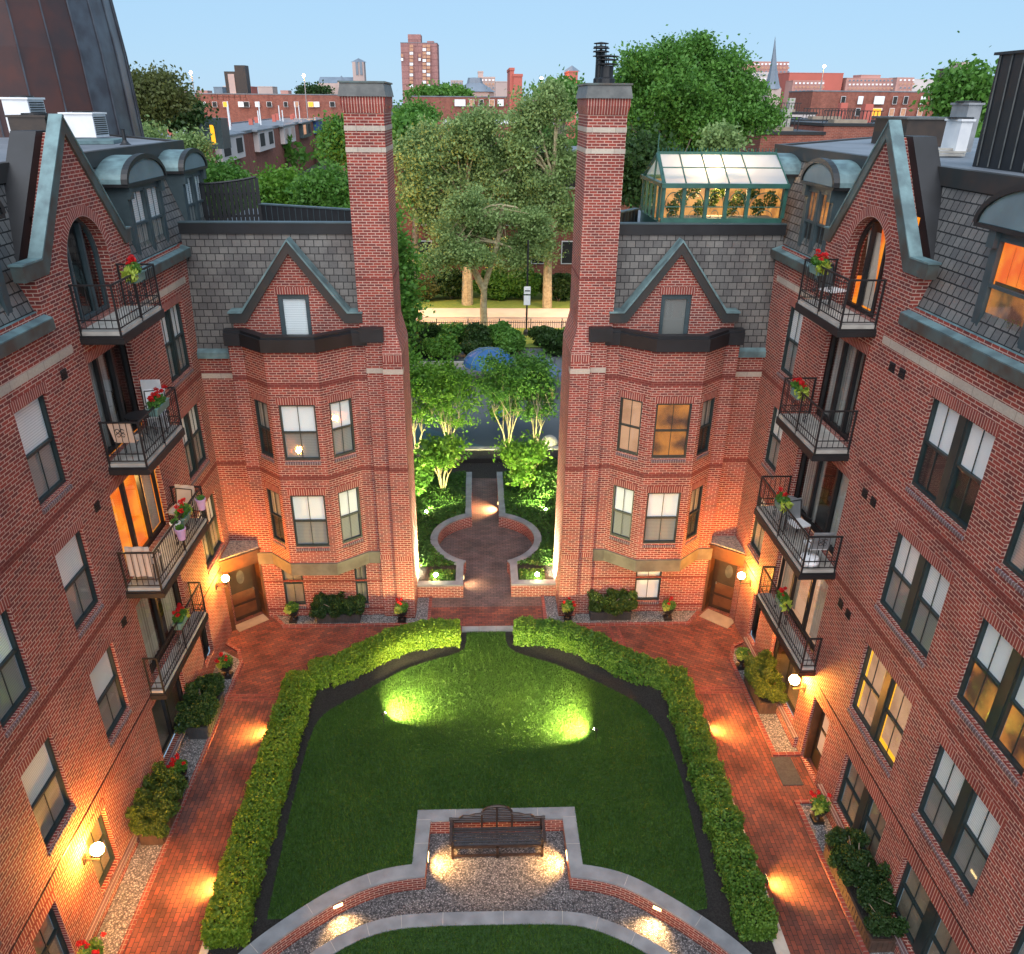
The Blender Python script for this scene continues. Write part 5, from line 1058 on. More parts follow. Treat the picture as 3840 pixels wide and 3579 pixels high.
# ------------------------------------------------------------------ balcony furniture and flower boxes
def flowerbox(x, y, z, L, lab, plab, fl=8, lime=True):
    t = _thing('flower_box', lab, 'flower box', 'flower boxes hung on the balcony rails'); m = MB(); p = [(x-.09, y-L/2, z), (x+.09, y-L/2, z), (x+.09, y+L/2, z), (x-.09, y+L/2, z)]
    m.hexa(p+[(a+(.02 if a > x else -.02), b, z+.16) for a, b, _ in p]); m.box(x-.125, y-L/2-.01, z+.16, x+.125, y+L/2+.01, z+.185); part('trough', m, 'terra', t)
    m = MB(); m.tube([(x-.13, y-L/4, z+.17), (x-.13, y-L/4, z+.2)], .01, 4); part('hook', m, 'black', t); m = MB(); m.tube([(x-.13, y+L/4, z+.17), (x-.13, y+L/4, z+.2)], .01, 4); part('hook', m, 'black', t)
    s = _thing('geranium_plant', plab, 'geranium', 'red geraniums'); P = np.concatenate([blob((x, y+(k-.5)*L*.8, z+.27), (.15, .15, .13), 200, .5) for k in rng.random(5)]); leaves('foliage', P, .05, 'leaf_t', s, up=.5, aspect=1.1)
    if fl: P = np.concatenate([blob((x+random.uniform(-.08, .08), y+random.uniform(-.5, .5)*L, z+random.uniform(.34, .5)), (.06, .06, .05), 60, .6) for _ in range(fl)]); leaves('blossom', P, .036, 'red', s, aspect=1)
    if lime: yy = y-L*.5 if lime is True else y+L*.5; leaves('trailing_leaves', blob((x, yy, z+.18), (.14, .16, .15), 130, .8), .075, 'lime', s, aspect=2.4)
flowerbox(-7.28, 17.35, 12.02, .5, 'green flower box on the top left balcony rail', 'red geraniums on the top left balcony', 7, True)
flowerbox(-7.28, 17.2, 9.12, .75, 'green flower box on the second left balcony from the top', 'row of red geraniums on the second left balcony from the top', 12, False)
flowerbox(-7.32, 17.4, 6.12, .55, 'grey flower box on the third left balcony from the top', 'red geraniums with lime leaves on the third left balcony from the top', 6, 2)
flowerbox(-7.74, 17.0, 3.3, .5, 'green flower box on the lowest left balcony', 'red geraniums with lime leaves on the lowest left balcony', 7, 2)
flowerbox(7.82, 18.1, 12.05, .5, 'pale green flower box on the top right balcony rail', 'red geraniums on the top right balcony', 9, True)
flowerbox(7.8, 17.9, 9.15, .45, 'green flower box on the second right balcony from the top', 'red geraniums with lime leaves on the second right balcony', 8, True)
flowerbox(7.78, 17.6, 6.25, .45, 'pale flower box on the third right balcony from the top', 'red flowers with lime leaves on the third right balcony', 5, True)
flowerbox(8.2, 17.4, 3.4, .45, 'flower box on the lowest right balcony', 'red flowers with lime leaves on the lowest right balcony', 5, True)
def chair(lab, x, y, z, rot, cloth, seatmat='cream', grp='balcony chairs'):
    t = _thing('patio_chair', lab, 'chair', grp); m = MB(); q = .22
    for sx in (-1, 1):
        m.tube([(sx*q, -.2, 0), (sx*q, -.22, .42), (sx*q, -.2, .6), (sx*q, .18, .6)], .014, 5); m.tube([(sx*q, .24, 0), (sx*q, .2, .42), (sx*q, .3, .92)], .014, 5)
    m.tube([(-q, .3, .92), (q, .3, .92)], .014, 5); part('frame', m, 'black', t)
    m = MB(); m.box(-q, -.22, .41, q, .2, .45); part('seat', m, 'white' if cloth != 'cream' else 'cream', t)
    m = MB(); m.hexa([(-q, .2, .45), (q, .2, .45), (q, .23, .45), (-q, .23, .45), (-q-.02, .32, .95), (q+.02, .32, .95), (q+.02, .35, .95), (-q-.02, .35, .95)])
    bkr = part('backrest', m, cloth, t); m = MB()
    for sg in (1, -1):
        for sv in (1, -1): m.tube([(sg*(.05+.045*math.cos(a)), .355+.12*((.7+sv*.05+.05*math.sin(a))-.7)/.5*.5+.0, .7+sv*.05+.045*math.sin(a)) for a in np.linspace(0, 5.5, 8)], .008, 4, cap=False)
    part('scroll', m, 'black', bkr); t.location = (x, y, z); t.rotation_euler = (0, 0, rot); return t
def rtable(lab, x, y, z, r, mat='black'):
    t = _thing('bistro_table', lab, 'table', None); m = MB(); m.lathe((0, 0, 0), [(0, .7), (r, .7), (r, .725), (0, .726)], 20); part('table_top', m, mat, t); m = MB()
    for k in range(3): a = k*2.09; m.tube([(.02*math.cos(a), .02*math.sin(a), .7), (.05*math.cos(a), .05*math.sin(a), .3), (.24*math.cos(a), .24*math.sin(a), 0)], .012, 4)
    part('pedestal', m, 'black', t); t.location = (x, y, z)
chair('cream backed chair nearest the camera on the second left balcony', -7.66, 16.25, 8.4, PI, 'cream')
chair('white cushioned chair behind the table on the second left balcony', -7.62, 17.75, 8.4, .2, 'white')
rtable('round black bistro table on the second left balcony', -7.66, 16.95, 8.4, .3)
m = MB(); m.hexa([(-8.0, 18.1, 8.4), (-7.45, 17.95, 8.4), (-7.44, 17.99, 8.4), (-7.99, 18.14, 8.4), (-8.0, 18.14, 9.55), (-7.5, 18.0, 9.6), (-7.49, 18.03, 9.6), (-7.99, 18.17, 9.55)]); tag(m.build('white_board', 'white'), 'white rectangular board standing at the far end of the second left balcony', 'board')
def thrown(lab, x, y, z, rot):
    t = chair(lab, x, y, z, rot, 'cream'); m = MB()
    for i in range(6):
        u0, u1 = -.27+i*.09, -.27+(i+1)*.09; k0, k1 = .02*math.sin(i*2.), .02*math.sin((i+1)*2.)
        m.face([(u0, .36+k0, 1.0), (u1, .36+k1, 1.0), (u1, .28+k1, .5), (u0, .28+k0, .5)]); m.face([(u0, .28+k0, .5), (u1, .28+k1, .5), (u1, -.26, .48+k1), (u0, -.26, .48+k0)]); m.face([(u0, .37+k0, 1.0), (u1, .37+k1, 1.0), (u1, .42+k1, .25), (u0, .42+k0, .25)])
    part('throw', m, 'cream', t)
thrown('chair draped in a cream cloth nearest the camera on the third left balcony', -7.66, 15.8, 5.55, PI)
thrown('chair draped in a cream cloth at the far end of the third left balcony', -7.7, 18.25, 5.55, -.2)
for y, lab in ((16.55, 'pink hanging flower pot on the third left balcony rail, the nearer one'), (16.85, 'white hanging flower pot on the third left balcony rail'), (18.1, 'pink flower pot at the far end of the third left balcony rail')):
    t = _thing('hanging_pot', lab, 'flower pot', 'pots hung on the third left balcony rail'); m = MB(); m.lathe((-7.08 if y != 16.85 else -7.3, y, 6.1), [(.08, 0), (.12, .26), (.13, .27), (.13, .3), (.1, .3), (.1, .25)], 14); part('pot', m, 'lilac' if y != 16.85 else 'white', t, True)
    leaves('herbs', blob((-7.08 if y != 16.85 else -7.3, y, 6.42), (.1, .1, .08), 120), .04, 'leaf_t', t)
rtable('small glass table on the third right balcony', 8.1, 17.9, 5.6, .28, 'grey'); chair('pale metal chair on the third right balcony', 8.12, 17.2, 5.6, .3, 'grey')
t = chair('chair with a grey cushion at the near end of the third right balcony', 8.12, 16.1, 5.6, PI, 'grey')
chair('dark chair on the top right balcony', 8.15, 17.9, 11.3, .4, 'dframe')
m = MB(); m.lathe((7.95, 15.9, 5.6), [(.0, .0), (.2, .02), (.24, .12), (.2, .24), (0, .3)], 16); tag(m.build('ceramic_pot', 'white', smooth=True), 'round white pot at the near end of the third right balcony', 'pot')
# balcony light spill through a lit room
for loc, e, c in (((-8.6, 17.0, 7.2), 40, (1, .55, .15)),):
    L = bpy.data.lights.new('room_lamp', 'POINT'); L.energy = e; L.color = c; L.shadow_soft_size = .2; o = bpy.data.objects.new('room_lamp', L); COL.objects.link(o); o.location = loc; o.parent = LB
# ================================================================== passage trees, play area, street
def stemfork(x, y, z, h, n=4, spread=.5, lean=(0, 0)):
    out = []
    for k in range(n):
        a = 2*PI*k/n+random.random(); r = spread*(.6+.6*random.random())
        out.append([Vector((x+.05*math.cos(a), y+.05*math.sin(a), z)), Vector((x+.35*r*math.cos(a)+lean[0]*.4, y+.35*r*math.sin(a), z+h*.5)), Vector((x+r*math.cos(a)+lean[0], y+r*math.sin(a), z+h))])
    return out
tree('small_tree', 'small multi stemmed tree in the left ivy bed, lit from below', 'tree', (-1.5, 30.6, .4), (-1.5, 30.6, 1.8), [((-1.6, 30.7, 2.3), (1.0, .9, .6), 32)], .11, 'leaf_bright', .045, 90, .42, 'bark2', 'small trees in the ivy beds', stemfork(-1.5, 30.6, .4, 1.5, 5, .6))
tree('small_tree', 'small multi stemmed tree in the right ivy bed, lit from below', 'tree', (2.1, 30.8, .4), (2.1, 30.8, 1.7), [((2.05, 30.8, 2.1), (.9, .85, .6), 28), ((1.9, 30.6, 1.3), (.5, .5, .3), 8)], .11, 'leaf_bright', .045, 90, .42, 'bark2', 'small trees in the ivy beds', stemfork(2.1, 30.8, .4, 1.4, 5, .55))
def bush(name, lab, c, r, n, mat, ls=.09, grp=None, k=14):
    t = _thing(name, lab, 'bush', grp); P = np.concatenate([blob(q, (r[0]*.45, r[1]*.45, r[2]*.45), n//k, .5) for q in blob(c, (r[0]*.7, r[1]*.7, r[2]*.6), k)]); P[:, 2] = np.maximum(P[:, 2], .03)
    leaves('foliage', P, ls, mat, t); m = MB()
    for i in range(4): m.tube([(c[0], c[1], 0), (c[0]+random.uniform(-.5, .5)*r[0], c[1]+random.uniform(-.5, .5)*r[1], c[2]+r[2]*.3)], .02, 4)
    part('stems', m, 'bark', t)
bush('laurel_bush', 'dense bush against the passage wall in the right ivy bed', (3.2, 30.3, 1.0), (1.0, 1.4, .9), 9000, 'ivy', .08)
bush('laurel_bush', 'dark bush against the passage wall in the left ivy bed', (-2.9, 30.6, 1.1), (1.0, 1.6, 1.0), 9000, 'leaf_t', .08)
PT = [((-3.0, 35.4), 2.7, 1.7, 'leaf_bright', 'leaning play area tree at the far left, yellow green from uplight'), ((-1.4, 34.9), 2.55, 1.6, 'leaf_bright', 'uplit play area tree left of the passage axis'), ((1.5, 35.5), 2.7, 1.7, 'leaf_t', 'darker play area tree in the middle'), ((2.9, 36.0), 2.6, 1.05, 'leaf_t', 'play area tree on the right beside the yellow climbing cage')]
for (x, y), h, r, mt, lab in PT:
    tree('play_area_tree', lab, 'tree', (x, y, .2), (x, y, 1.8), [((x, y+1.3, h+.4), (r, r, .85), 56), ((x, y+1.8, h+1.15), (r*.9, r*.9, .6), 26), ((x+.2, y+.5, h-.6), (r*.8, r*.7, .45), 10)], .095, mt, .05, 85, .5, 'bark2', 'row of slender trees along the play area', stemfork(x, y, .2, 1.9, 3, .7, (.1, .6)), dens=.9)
g = MB(); g.sheet([(-11, 35.75), (12, 35.75), (12, 54), (-11, 54)], 0); S('play_surface', g, 'rubber')
g = MB(); g.sheet([(-11, 35.75), (1.2, 35.75), (-3.2, 39.5), (-11, 41)], .005); S('play_surface', g, 'rubber2')
g = MB(); g.sheet([(-60, 54.6), (60, 54.2), (60, 59.3), (-60, 60.2)], 0); S('grass_verge', g, 'verge')
g = MB(); g.sheet([(-60, 60.2), (60, 59.2), (60, 62.0), (-60, 63.4)], -.01); S('street', g, 'street')
g = MB(); g.hexa([(-60, 63.4, -.05), (60, 62.0, -.05), (60, 65.0, -.05), (-60, 66.4, -.05), (-60, 63.4, .12), (60, 62.0, .12), (60, 65.0, .12), (-60, 66.4, .12)]); S('sidewalk', g, 'walk')
g = MB(); g.sheet([(-60, 66.4), (60, 65.0), (60, 75), (-60, 76)], .03); S('front_garden', g, 'verge')
m = MB(); m.box(-8, 49.7, 0, .3, 49.9, .35); tag(m.build('low_wall', 'concrete'), 'low concrete wall at the far side of the play area', 'wall')
t = _thing('iron_fence', 'black iron picket fence between the play area shrubs and the grass verge', 'fence', None); m = MB()
for x in np.arange(-8, 9, .16): m.box(x-.012, 57.0, 0, x+.012, 57.024, 1.25)
part('pickets', m, 'black', t)['kind'] = 'stuff'; m = MB(); m.box(-8, 57.0, 1.1, 9, 57.03, 1.14); m.box(-8, 57.0, .12, 9, 57.03, .16)
part('rails', m, 'black', t); m = MB()
for x in np.arange(-7.5, 9, 2.3): m = MB(); m.box(x-.03, 56.98, 0, x+.03, 57.04, 1.4); part('post', m, 'black', t)
for i, x in enumerate((-5.2, -3.5, -1.8, -.2, 1.5, 4.8, 7.0)):
    bush('shrub', ['dark leafy shrub at the left end in front of the iron fence', 'second shrub from the left at the iron fence', 'shrub behind the left edge of the blue dome', 'shrub directly behind the blue dome', 'shrub between the dome and the sign post', 'shrub behind the pointed canopy', 'shrub at the right end of the iron fence'][i], (x, 54.9, .9), (1.25, .9, 1.0), 7000, 'leaf_dark' if i % 2 else 'leaf_t', .13, 'shrubs along the iron fence')
for i, (x, y, r) in enumerate(((-4.2, 52, 1.5), (-2.2, 51.6, 1.5), (-.2, 52.3, 1.5), (2.2, 53, 1.4), (5.6, 52.4, 1.7), (8.0, 52, 1.5))):
    bush('shrub', ['low dark shrub in front of the fence, leftmost of the front row', 'low dark shrub left of the dome in the front row', 'low shrub just behind the dome in the front row', 'low shrub right of the dome in the front row', 'low shrub right of the pointed canopy in the front row', 'low shrub at the right passage wall in the front row'][i], (x, y, .85), (r, 1.4, .95), 9000, 'leaf_t' if i % 2 else 'leaf_dark', .13, 'shrubs along the iron fence')
# play structure
t = _thing('play_structure', 'playground tower with blue fabric dome, pointed canopy and yellow bars', 'playground', None)
cd = onY(949, 690, 46.5); m = MB(); R_ = 1.55; n = 8
prof = [(R_, 0), (R_*.96, .28), (R_*.8, .6), (R_*.5, .85), (.02, .98)]; m.lathe((cd.x, cd.y, cd.z-.55), prof, 16); part('dome', m, 'bluec', t, False)
m = MB()
for k in range(8): a = k*PI/4; m.tube([(cd.x+(r+.01)*math.cos(a), cd.y+(r+.01)*math.sin(a), cd.z-.55+z+.01) for r, z in prof], .03, 4, cap=False)
part('dome_ribs', m, 'rubber2', t)
cq = onY(1046, 686, 44.5); m = MB(); m.lathe((cq.x, cq.y, cq.z-1.25), [(1.75, 0), (.02, 1.25)], 4); part('pointed_canopy', m, 'bluep', t)
for p_, w_ in ((cd, 1.1), (cq, 1.05)):
    for sx in (-1, 1):
        for sy in (-1, 1): m = MB(); m.tube([(p_.x+sx*w_, p_.y+sy*w_, 0), (p_.x+sx*w_, p_.y+sy*w_, p_.z-.6)], .06, 6); part('post', m, 'rubber', t)
m = MB(); m.box(cd.x-1.1, cd.y-1.1, 1.3, cq.x+1.1, cd.y+.6, 1.4); part('platform', m, 'rubber', t)
yc = onY(1057, 775, 43.0); m = MB()
for k in range(18): a = 2*PI*k/18; m.tube([(yc.x+.5*math.cos(a), yc.y+.5*math.sin(a), yc.z-.55), (yc.x+.5*math.cos(a), yc.y+.5*math.sin(a), yc.z+.5)], .016, 4)
for z in (-.55, .5): m.tube([(yc.x+.5*math.cos(a), yc.y+.5*math.sin(a), yc.z+z) for a in np.linspace(0, 2*PI, 19)], .03, 5)
part('climbing_cage', m, 'yellow', t); m = MB(); m.box(yc.x-2.6, yc.y+.3, yc.z-.5, yc.x-.6, yc.y+.34, yc.z-.4)
for x in np.arange(yc.x-2.6, yc.x-.6, .13): m.box(x, yc.y+.3, yc.z-.5, x+.03, yc.y+.33, yc.z+.4)
part('barrier', m, 'yellow', t); m = MB(); m.tube([(yc.x-1.6, yc.y-.5, yc.z-.2), (yc.x-2.2, yc.y-2, .5), (yc.x-2.8, yc.y-3, .2)], .3, 10); part('slide', m, 'bluec', t)
m = MB(); q = onZ(1067, 857, .4); m.sphere((q.x, q.y, .35), .42, 14, 0, .85); tag(m.build('boulder', 'concrete', smooth=True), 'rounded grey boulder on the play surface by the right passage wall', 'boulder')
# sign post
t = _thing('sign_post', 'black pole with two small white parking signs on the grass verge', 'sign', None); m = MB(); m.tube([(3.74, 57.9, 0), (3.74, 57.9, 6.8)], .07, 8); m.lathe((3.74, 57.9, 0), [(.25, 0), (.2, .25), (.1, .4)], 10); part('pole', m, 'black', t)
for z0, z1 in ((3.0, 3.55), (2.2, 2.9)): m = MB(); m.box(3.5, 57.78, z0, 3.98, 57.81, z1); o = part('sign_plate', m, 'white', t)
m = MB(); m.box(3.56, 57.775, 3.2, 3.92, 57.78, 3.28); m.tube([(3.88, 57.775, 3.24), (3.94, 57.775, 3.24)], .05, 3); part('arrow', m, 'black', o)
# street trees and the brick house behind them
def lobes(L, Y, k=1.): return [((onY(px, py, Y).x, Y+random.uniform(-1.2, 1.2), onY(px, py, Y).z), (rx*Y/1522*k, rx*Y/1522*k*.9, ry*Y/1522*k), n) for px, py, rx, ry, n in L]
tree('street_tree', 'pale forked street tree on the verge in the middle of the gap', 'tree', (.6, 58.9, 0), (.9, 58.9, 9), lobes([(880, 475, 50, 38, 34), (935, 435, 52, 46, 40), (1000, 492, 42, 36, 28), (838, 505, 26, 22, 14), (1035, 450, 34, 44, 26), (915, 490, 44, 20, 20), (905, 390, 34, 30, 16)], 59), .125, 'leaf_grey', .3, 190, .8, 'bark2', 'large street trees', [[Vector((.6, 58.9, -.1)), Vector((.55, 58.9, 2)), Vector((.6, 58.9, 3.3)), Vector((1.6, 59, 6.4)), Vector((1.9, 59, 9))], [Vector((.6, 58.9, 3.1)), Vector((-.4, 59, 5)), Vector((-1.1, 59, 8))]])
tree('street_tree', 'large grey green tree behind the sidewalk on the left of the gap', 'tree', (-.75, 67.5, 0), (-.9, 67.5, 8), lobes([(845, 290, 52, 44, 30), (905, 258, 52, 34, 28), (965, 300, 60, 46, 38), (822, 375, 46, 50, 32), (900, 350, 62, 50, 42), (985, 380, 50, 50, 34), (790, 320, 26, 44, 14), (860, 440, 46, 34, 24), (1020, 330, 36, 40, 18), (940, 245, 26, 22, 10)], 67.5), .15, 'leaf_grey', .5, 190, .95, 'bark2', 'large street trees')
tree('street_tree', 'tall grey green tree behind the sidewalk beside the right chimney', 'tree', (6.0, 66.3, 0), (6.2, 66.5, 10), lobes([(1030, 245, 36, 54, 30), (1068, 205, 32, 36, 20), (1085, 300, 32, 60, 30), (1050, 380, 34, 50, 26), (1095, 400, 24, 50, 16), (1012, 300, 22, 36, 12), (1060, 470, 26, 30, 10)], 66.5), .15, 'leaf_grey', .42, 190, .9, 'bark2', 'large street trees')
tree('green_tree', 'mid green tree rising beside the left chimney in the gap', 'tree', (-5.4, 50, 0), (-5.3, 50, 5), [((-5.2, 50, 6.8), (1.5, 1.8, 3.4), 60), ((-4.6, 50, 3.2), (1.1, 1.4, 1.6), 22)], .17, 'leaf_t', .22, 110, .95, 'bark')
for i, (x, y, r, h, mt) in enumerate(((-4.5, 69, 1.6, 1.7, 'leaf_olive'), (-2.2, 69.5, 2., 2.4, 'leaf_dark'), (1.6, 69.3, 1.9, 2.6, 'leaf_t'), (4.2, 69, 1.9, 2.5, 'leaf_t'), (7.2, 68.6, 2., 2.3, 'leaf_dark'))):
    bush('yew_bush', ['low olive bush at the left end of the house front', 'tall dark bush left of the forked tree', 'broad green bush right of the forked tree', 'broad bush behind the sign post', 'dark bush at the right end of the house front'][i], (x, y, h*.55), (r, 1.1, h*.6), 9000, mt, .2, 'bushes in front of the brick house')
house_n = 0
def building(name, lab, x0, x1, y0, y1, z1, mat='brick_old', wins=(), z0=-.05, roof='roof', par=.25, cat='building', grp=None, wf='white'):
    t = _thing(name, lab, cat, grp); m = MB(); m.box(x0, y0, z0, x1, y1, z1); part('wall', m, mat, t)
    m = MB(); m.box(x0-.1, y0-.1, z1, x1+.1, y1+.1, z1+par); part('roof', m, roof, t)
    for (a, b, c, d, st) in wins:
        m = MB(); e = .003*abs(y0); m.box(a-(b-a)*.08, y0-e-.03, c-(d-c)*.05, b+(b-a)*.08, y0-e+.02, d+(d-c)*.05); w_ = part('window', m, wf, t); m = MB(); m.box(a, y0-e-.06, c, b, y0-e-.031, d); part('pane', m, st, w_)
    return t
t = building('brick_house', 'red brick house with dark sash windows behind the street trees', -9, 14, 75, 84, 11.5, wins=[(x, x+1.1, z, z+1.9, 'dark') for x in (-5.2, -2.6, 2.7, 5.2, 8) for z in (2.2, 5.6, 8.8)])
# street lamps' warm light on the pavement: a lit lamp stands just outside the gap
t = _thing('street_lamp', 'lit street lamp standing on the near pavement', 'street lamp', 'street lamps'); m = MB(); m.tube([(-9, 60.2, 0), (-9, 60.2, 7.5), (-8, 60.5, 7.9)], .08, 8); part('pole', m, 'black', t); m = MB(); m.box(-8.3, 60.3, 7.75, -7.6, 60.7, 7.88); part('lamp_head', m, 'globe', t)
for (x, y, e) in ((-7.8, 60.5, 3000), (10.5, 60.5, 3000), (1, 62, 900)):
    L = bpy.data.lights.new('street_light', 'SPOT'); L.energy = e; L.spot_size = math.radians(125); L.spot_blend = .6; L.color = (1, .55, .26); L.shadow_soft_size = .3; o = bpy.data.objects.new('street_light', L); COL.objects.link(o); o.location = (x, y, 7.4); o.parent = t
# ================================================================== beyond: roofs, trees, skyline
def pxw(px0, px1, py, Y): return onY(px0, py, Y).x, onY(px1, py, Y).x
def farwins(spec, Y, w_, h): return [(onY(px, py, Y).x-w_*k/2, onY(px, py, Y).x+w_*k/2, onY(px, py, Y).z-h/2, onY(px, py, Y).z+h/2, st) for px, py, k, st in spec]
LT = 'litshade'
def rz(px, py, Y): return onY(px, py, Y).z
a, b = pxw(378, 668, 185, 260); U = lambda u: (600+u*.7005)/1.9316
building('housing_block', 'long flat roofed red brick block on the left horizon', a, b, 260, 275, rz(500, 184, 260), wins=farwins([(U(u), 203 if k < 2 else 203, k, s) for u, k, s in ((232, 1.1, 'blind'), (297, .8, 'dark'), (353, .8, 'litgold'), (438, 1, 'blind'), (466, 1, 'dark'), (525, .8, 'blind'), (588, .9, 'dark'), (676, .7, 'dark'), (733, .8, LT), (810, 1, 'litgold'), (840, 1, 'blind'), (925, .9, 'dark'))], 260, 1.5, 1.3), grp='long brick blocks on the horizon')
a, b = pxw(800, 1012, 190, 240); U = lambda u: (1400+u*.7443)/1.9316
building('housing_block', 'red brick block seen between the two chimneys', a, b, 240, 255, rz(900, 189, 240), wins=farwins([(U(u), 200, k, s) for u, k, s in ((437, 1.6, 'blind'), (497, .7, LT), (543, .7, 'dark'), (597, .8, LT), (641, .9, 'blind'))], 240, 1.6, 1.5), grp='long brick blocks on the horizon')
a, b = pxw(1578, 1860, 180, 210); U = lambda u: (2700+u*.788)/1.9316
building('housing_block', 'long red brick block with two rows of windows on the right horizon', a, b, 210, 226, rz(1700, 179, 210), wins=farwins([(U(u), 120+0+75 if v == 0 else 218, k, s) for v, u, k, s in ((0, 581, .7, 'dark'), (0, 663, .8, 'blind'), (0, 752, 1.6, 'blind'), (0, 827, .7, 'dark'), (0, 878, .7, 'dark'), (0, 960, .8, 'blind'), (0, 1011, .8, 'blind'), (0, 1070, .9, 'blind'), (1, 570, .7, 'dark'), (1, 650, .7, 'dark'), (1, 738, 1.7, 'litgold'), (1, 811, .8, LT), (1, 865, .8, LT), (1, 945, .8, LT))], 210, 1.35, 1.6), grp='long brick blocks on the horizon')
M['tower'] = brickmat('tower_brick', (.42, .21, .19), (.36, .18, .17), (.3, .15, .14), w=60, h=3.0, ms=.25)
Y = 480; a, b = pxw(778, 849, 100, Y); zt = rz(813, 84, Y)
t = building('tower_block', 'tall pink brick tower block with lit window columns on the skyline', a, b, Y, Y+22, zt, 'tower', farwins([(px, 90+k*7.0, .9, 'litshade' if (k*7+px) % 3 else 'blind') for px in (799, 824, 832) for k in range(13)] + [(781, 108, .6, 'litshade'), (781, 116, .6, 'blind'), (815, 108, .6, 'litshade'), (815, 116, .6, 'blind')], Y, 2.0, 1.3), cat='tower', wf='tower')
a, b = pxw(792, 817, 80, Y); m = MB(); m.box(a, Y, zt, b, Y+12, rz(805, 67, Y)); part('lift_tower', m, 'tower', t)
a, b = pxw(829, 842, 80, Y); m = MB(); m.box(a, Y, zt, b, Y+8, rz(836, 80, Y)); part('plant_room', m, 'tower', t)
M['far_stone'] = plain('far_stone', (.48, .36, .32), (.4, .3, .28), .8, ns=.1); M['far_pink'] = plain('far_brick', (.42, .2, .17), (.5, .28, .24), .8, ns=.05); M['far_slate'] = plain('far_slate', (.17, .21, .26), (.13, .16, .2), .6, ns=.2); M['far_red'] = plain('far_red', (.48, .12, .09), (.42, .11, .08), .8, ns=.1); M['far_white'] = plain('far_white', (.6, .52, .5), (.5, .45, .44), .8, ns=.1)  # pink afterglow is mixed into the far stone, brick and white
# church with square tower, left
Y = 380; t = _thing('church', 'grey roofed stone church with a square pyramid capped tower on the skyline', 'church', None)
a, b = pxw(617, 684, 165, Y); zr_, ze_ = rz(650, 149, Y), rz(650, 162, Y); m = MB(); m.box(a, Y, 0, b, Y+14, ze_); part('nave', m, 'far_stone', t); m = MB(); m.hexa([(a, Y, ze_), (b, Y, ze_), (b, Y+14, ze_), (a, Y+14, ze_), (a, Y+7, zr_), (b, Y+7, zr_), (b, Y+7.1, zr_), (a, Y+7.1, zr_)]); part('roof', m, 'far_slate', t)
a, b = pxw(686, 708, 140, Y); zt, zp = rz(697, 121, Y), rz(697, 113, Y); m = MB(); m.box(a, Y-2, 0, b, Y+4, zt); part('bell_tower', m, 'far_stone', t); m = MB(); m.lathe(((a+b)/2, Y+1, zt), [((b-a)*.72, 0), (0, zp-zt)], 4); part('spire_cap', m, 'far_slate', t)
for px in (693, 701): q = onY(px, 133, Y-2.2); m = MB(); m.box(q.x-.5, Y-2.3, q.z-2.4, q.x+.5, Y-2.1, q.z+2.4); part('belfry_opening', m, 'far_slate', t)
a, b = pxw(655, 668, 160, Y-6); m = MB(); m.box(a, Y-6, 0, b, Y, rz(661, 158, Y-6)); part('transept', m, 'far_stone', t); m = MB(); m.lathe(((a+b)/2, Y-3, rz(661, 158, Y-6)), [((b-a)*.75, 0), (0, 2.2)], 4); part('turret_cap', m, 'far_slate', t)
# octagonal slate roof, pale blocks, red chimney stack, small red pyramid tower
Y = 275; t = _thing('octagonal_hall', 'octagonal slate roofed hall between the chimneys', 'building', None); c = onY(922, 170, Y); r0 = onY(960, 185, Y).x-c.x; m = MB(); m.lathe((c.x, Y+8, 0), [(r0, 0), (r0, rz(922, 178, Y))], 8); part('drum', m, 'far_stone', t)
m = MB(); z0 = rz(922, 178, Y); m.lathe((c.x, Y+8, 0), [(r0*1.08, z0), (r0*.42, rz(922, 161, Y)), (r0*.36, rz(922, 150, Y)), (0, rz(922, 150, Y)+.1)], 8); part('roof', m, 'far_slate', t)
def blk(lab, p0, p1, py, Y, mat, name='city_building', lit=0, grp='city buildings on the skyline', d=12):
    a, b = pxw(p0, p1, py, Y); zt = rz((p0+p1)/2, py, Y); W = []
    if lit:
        nx = max(2, int((p1-p0)/7)); nz = max(1, int((187-py)/8))
        W = farwins([(p0+(i+.5)*(p1-p0)/nx, py+4+k*7.5, 1, ('litshade', 'blind', 'far_slate')[(i*3+k*5+lit) % 3]) for i in range(nx) for k in range(nz)], Y, Y*.0022, Y*.0016)
    return building(name, lab, a, b, Y, Y+d, zt, mat, W, wf=mat, roof=mat, par=.4, grp=grp)
blk('pale stone block with a lit top beside the octagonal roof', 933, 961, 152, 300, 'far_stone', lit=1); blk('small upper block on the pale stone building', 928, 938, 141, 302, 'far_stone')
blk('yellowish low building left of the octagonal roof', 875, 898, 158, 420, 'far_stone', lit=2); blk('pale building right of the octagonal roof', 962, 986, 160, 420, 'far_stone')
blk('red brick stair block with a tall chimney right of the octagonal roof', 997, 1014, 149, 150, 'far_red'); blk('narrow tall brick chimney on the stair block', 990, 998, 137, 150.5, 'far_red', 'brick_chimney', grp=None)
blk('white building beside the right chimney', 1078, 1102, 154, 420, 'far_white')
t = blk('small red tower with pyramid roof beside the right chimney', 1104, 1122, 141, 260, 'far_red', 'brick_tower'); c = onY(1113, 141, 262); m = MB(); m.lathe((c.x, 266, c.z+.4), [(2.6, 0), (0, 1.6)], 4); part('pyramid_roof', m, 'far_slate', t)
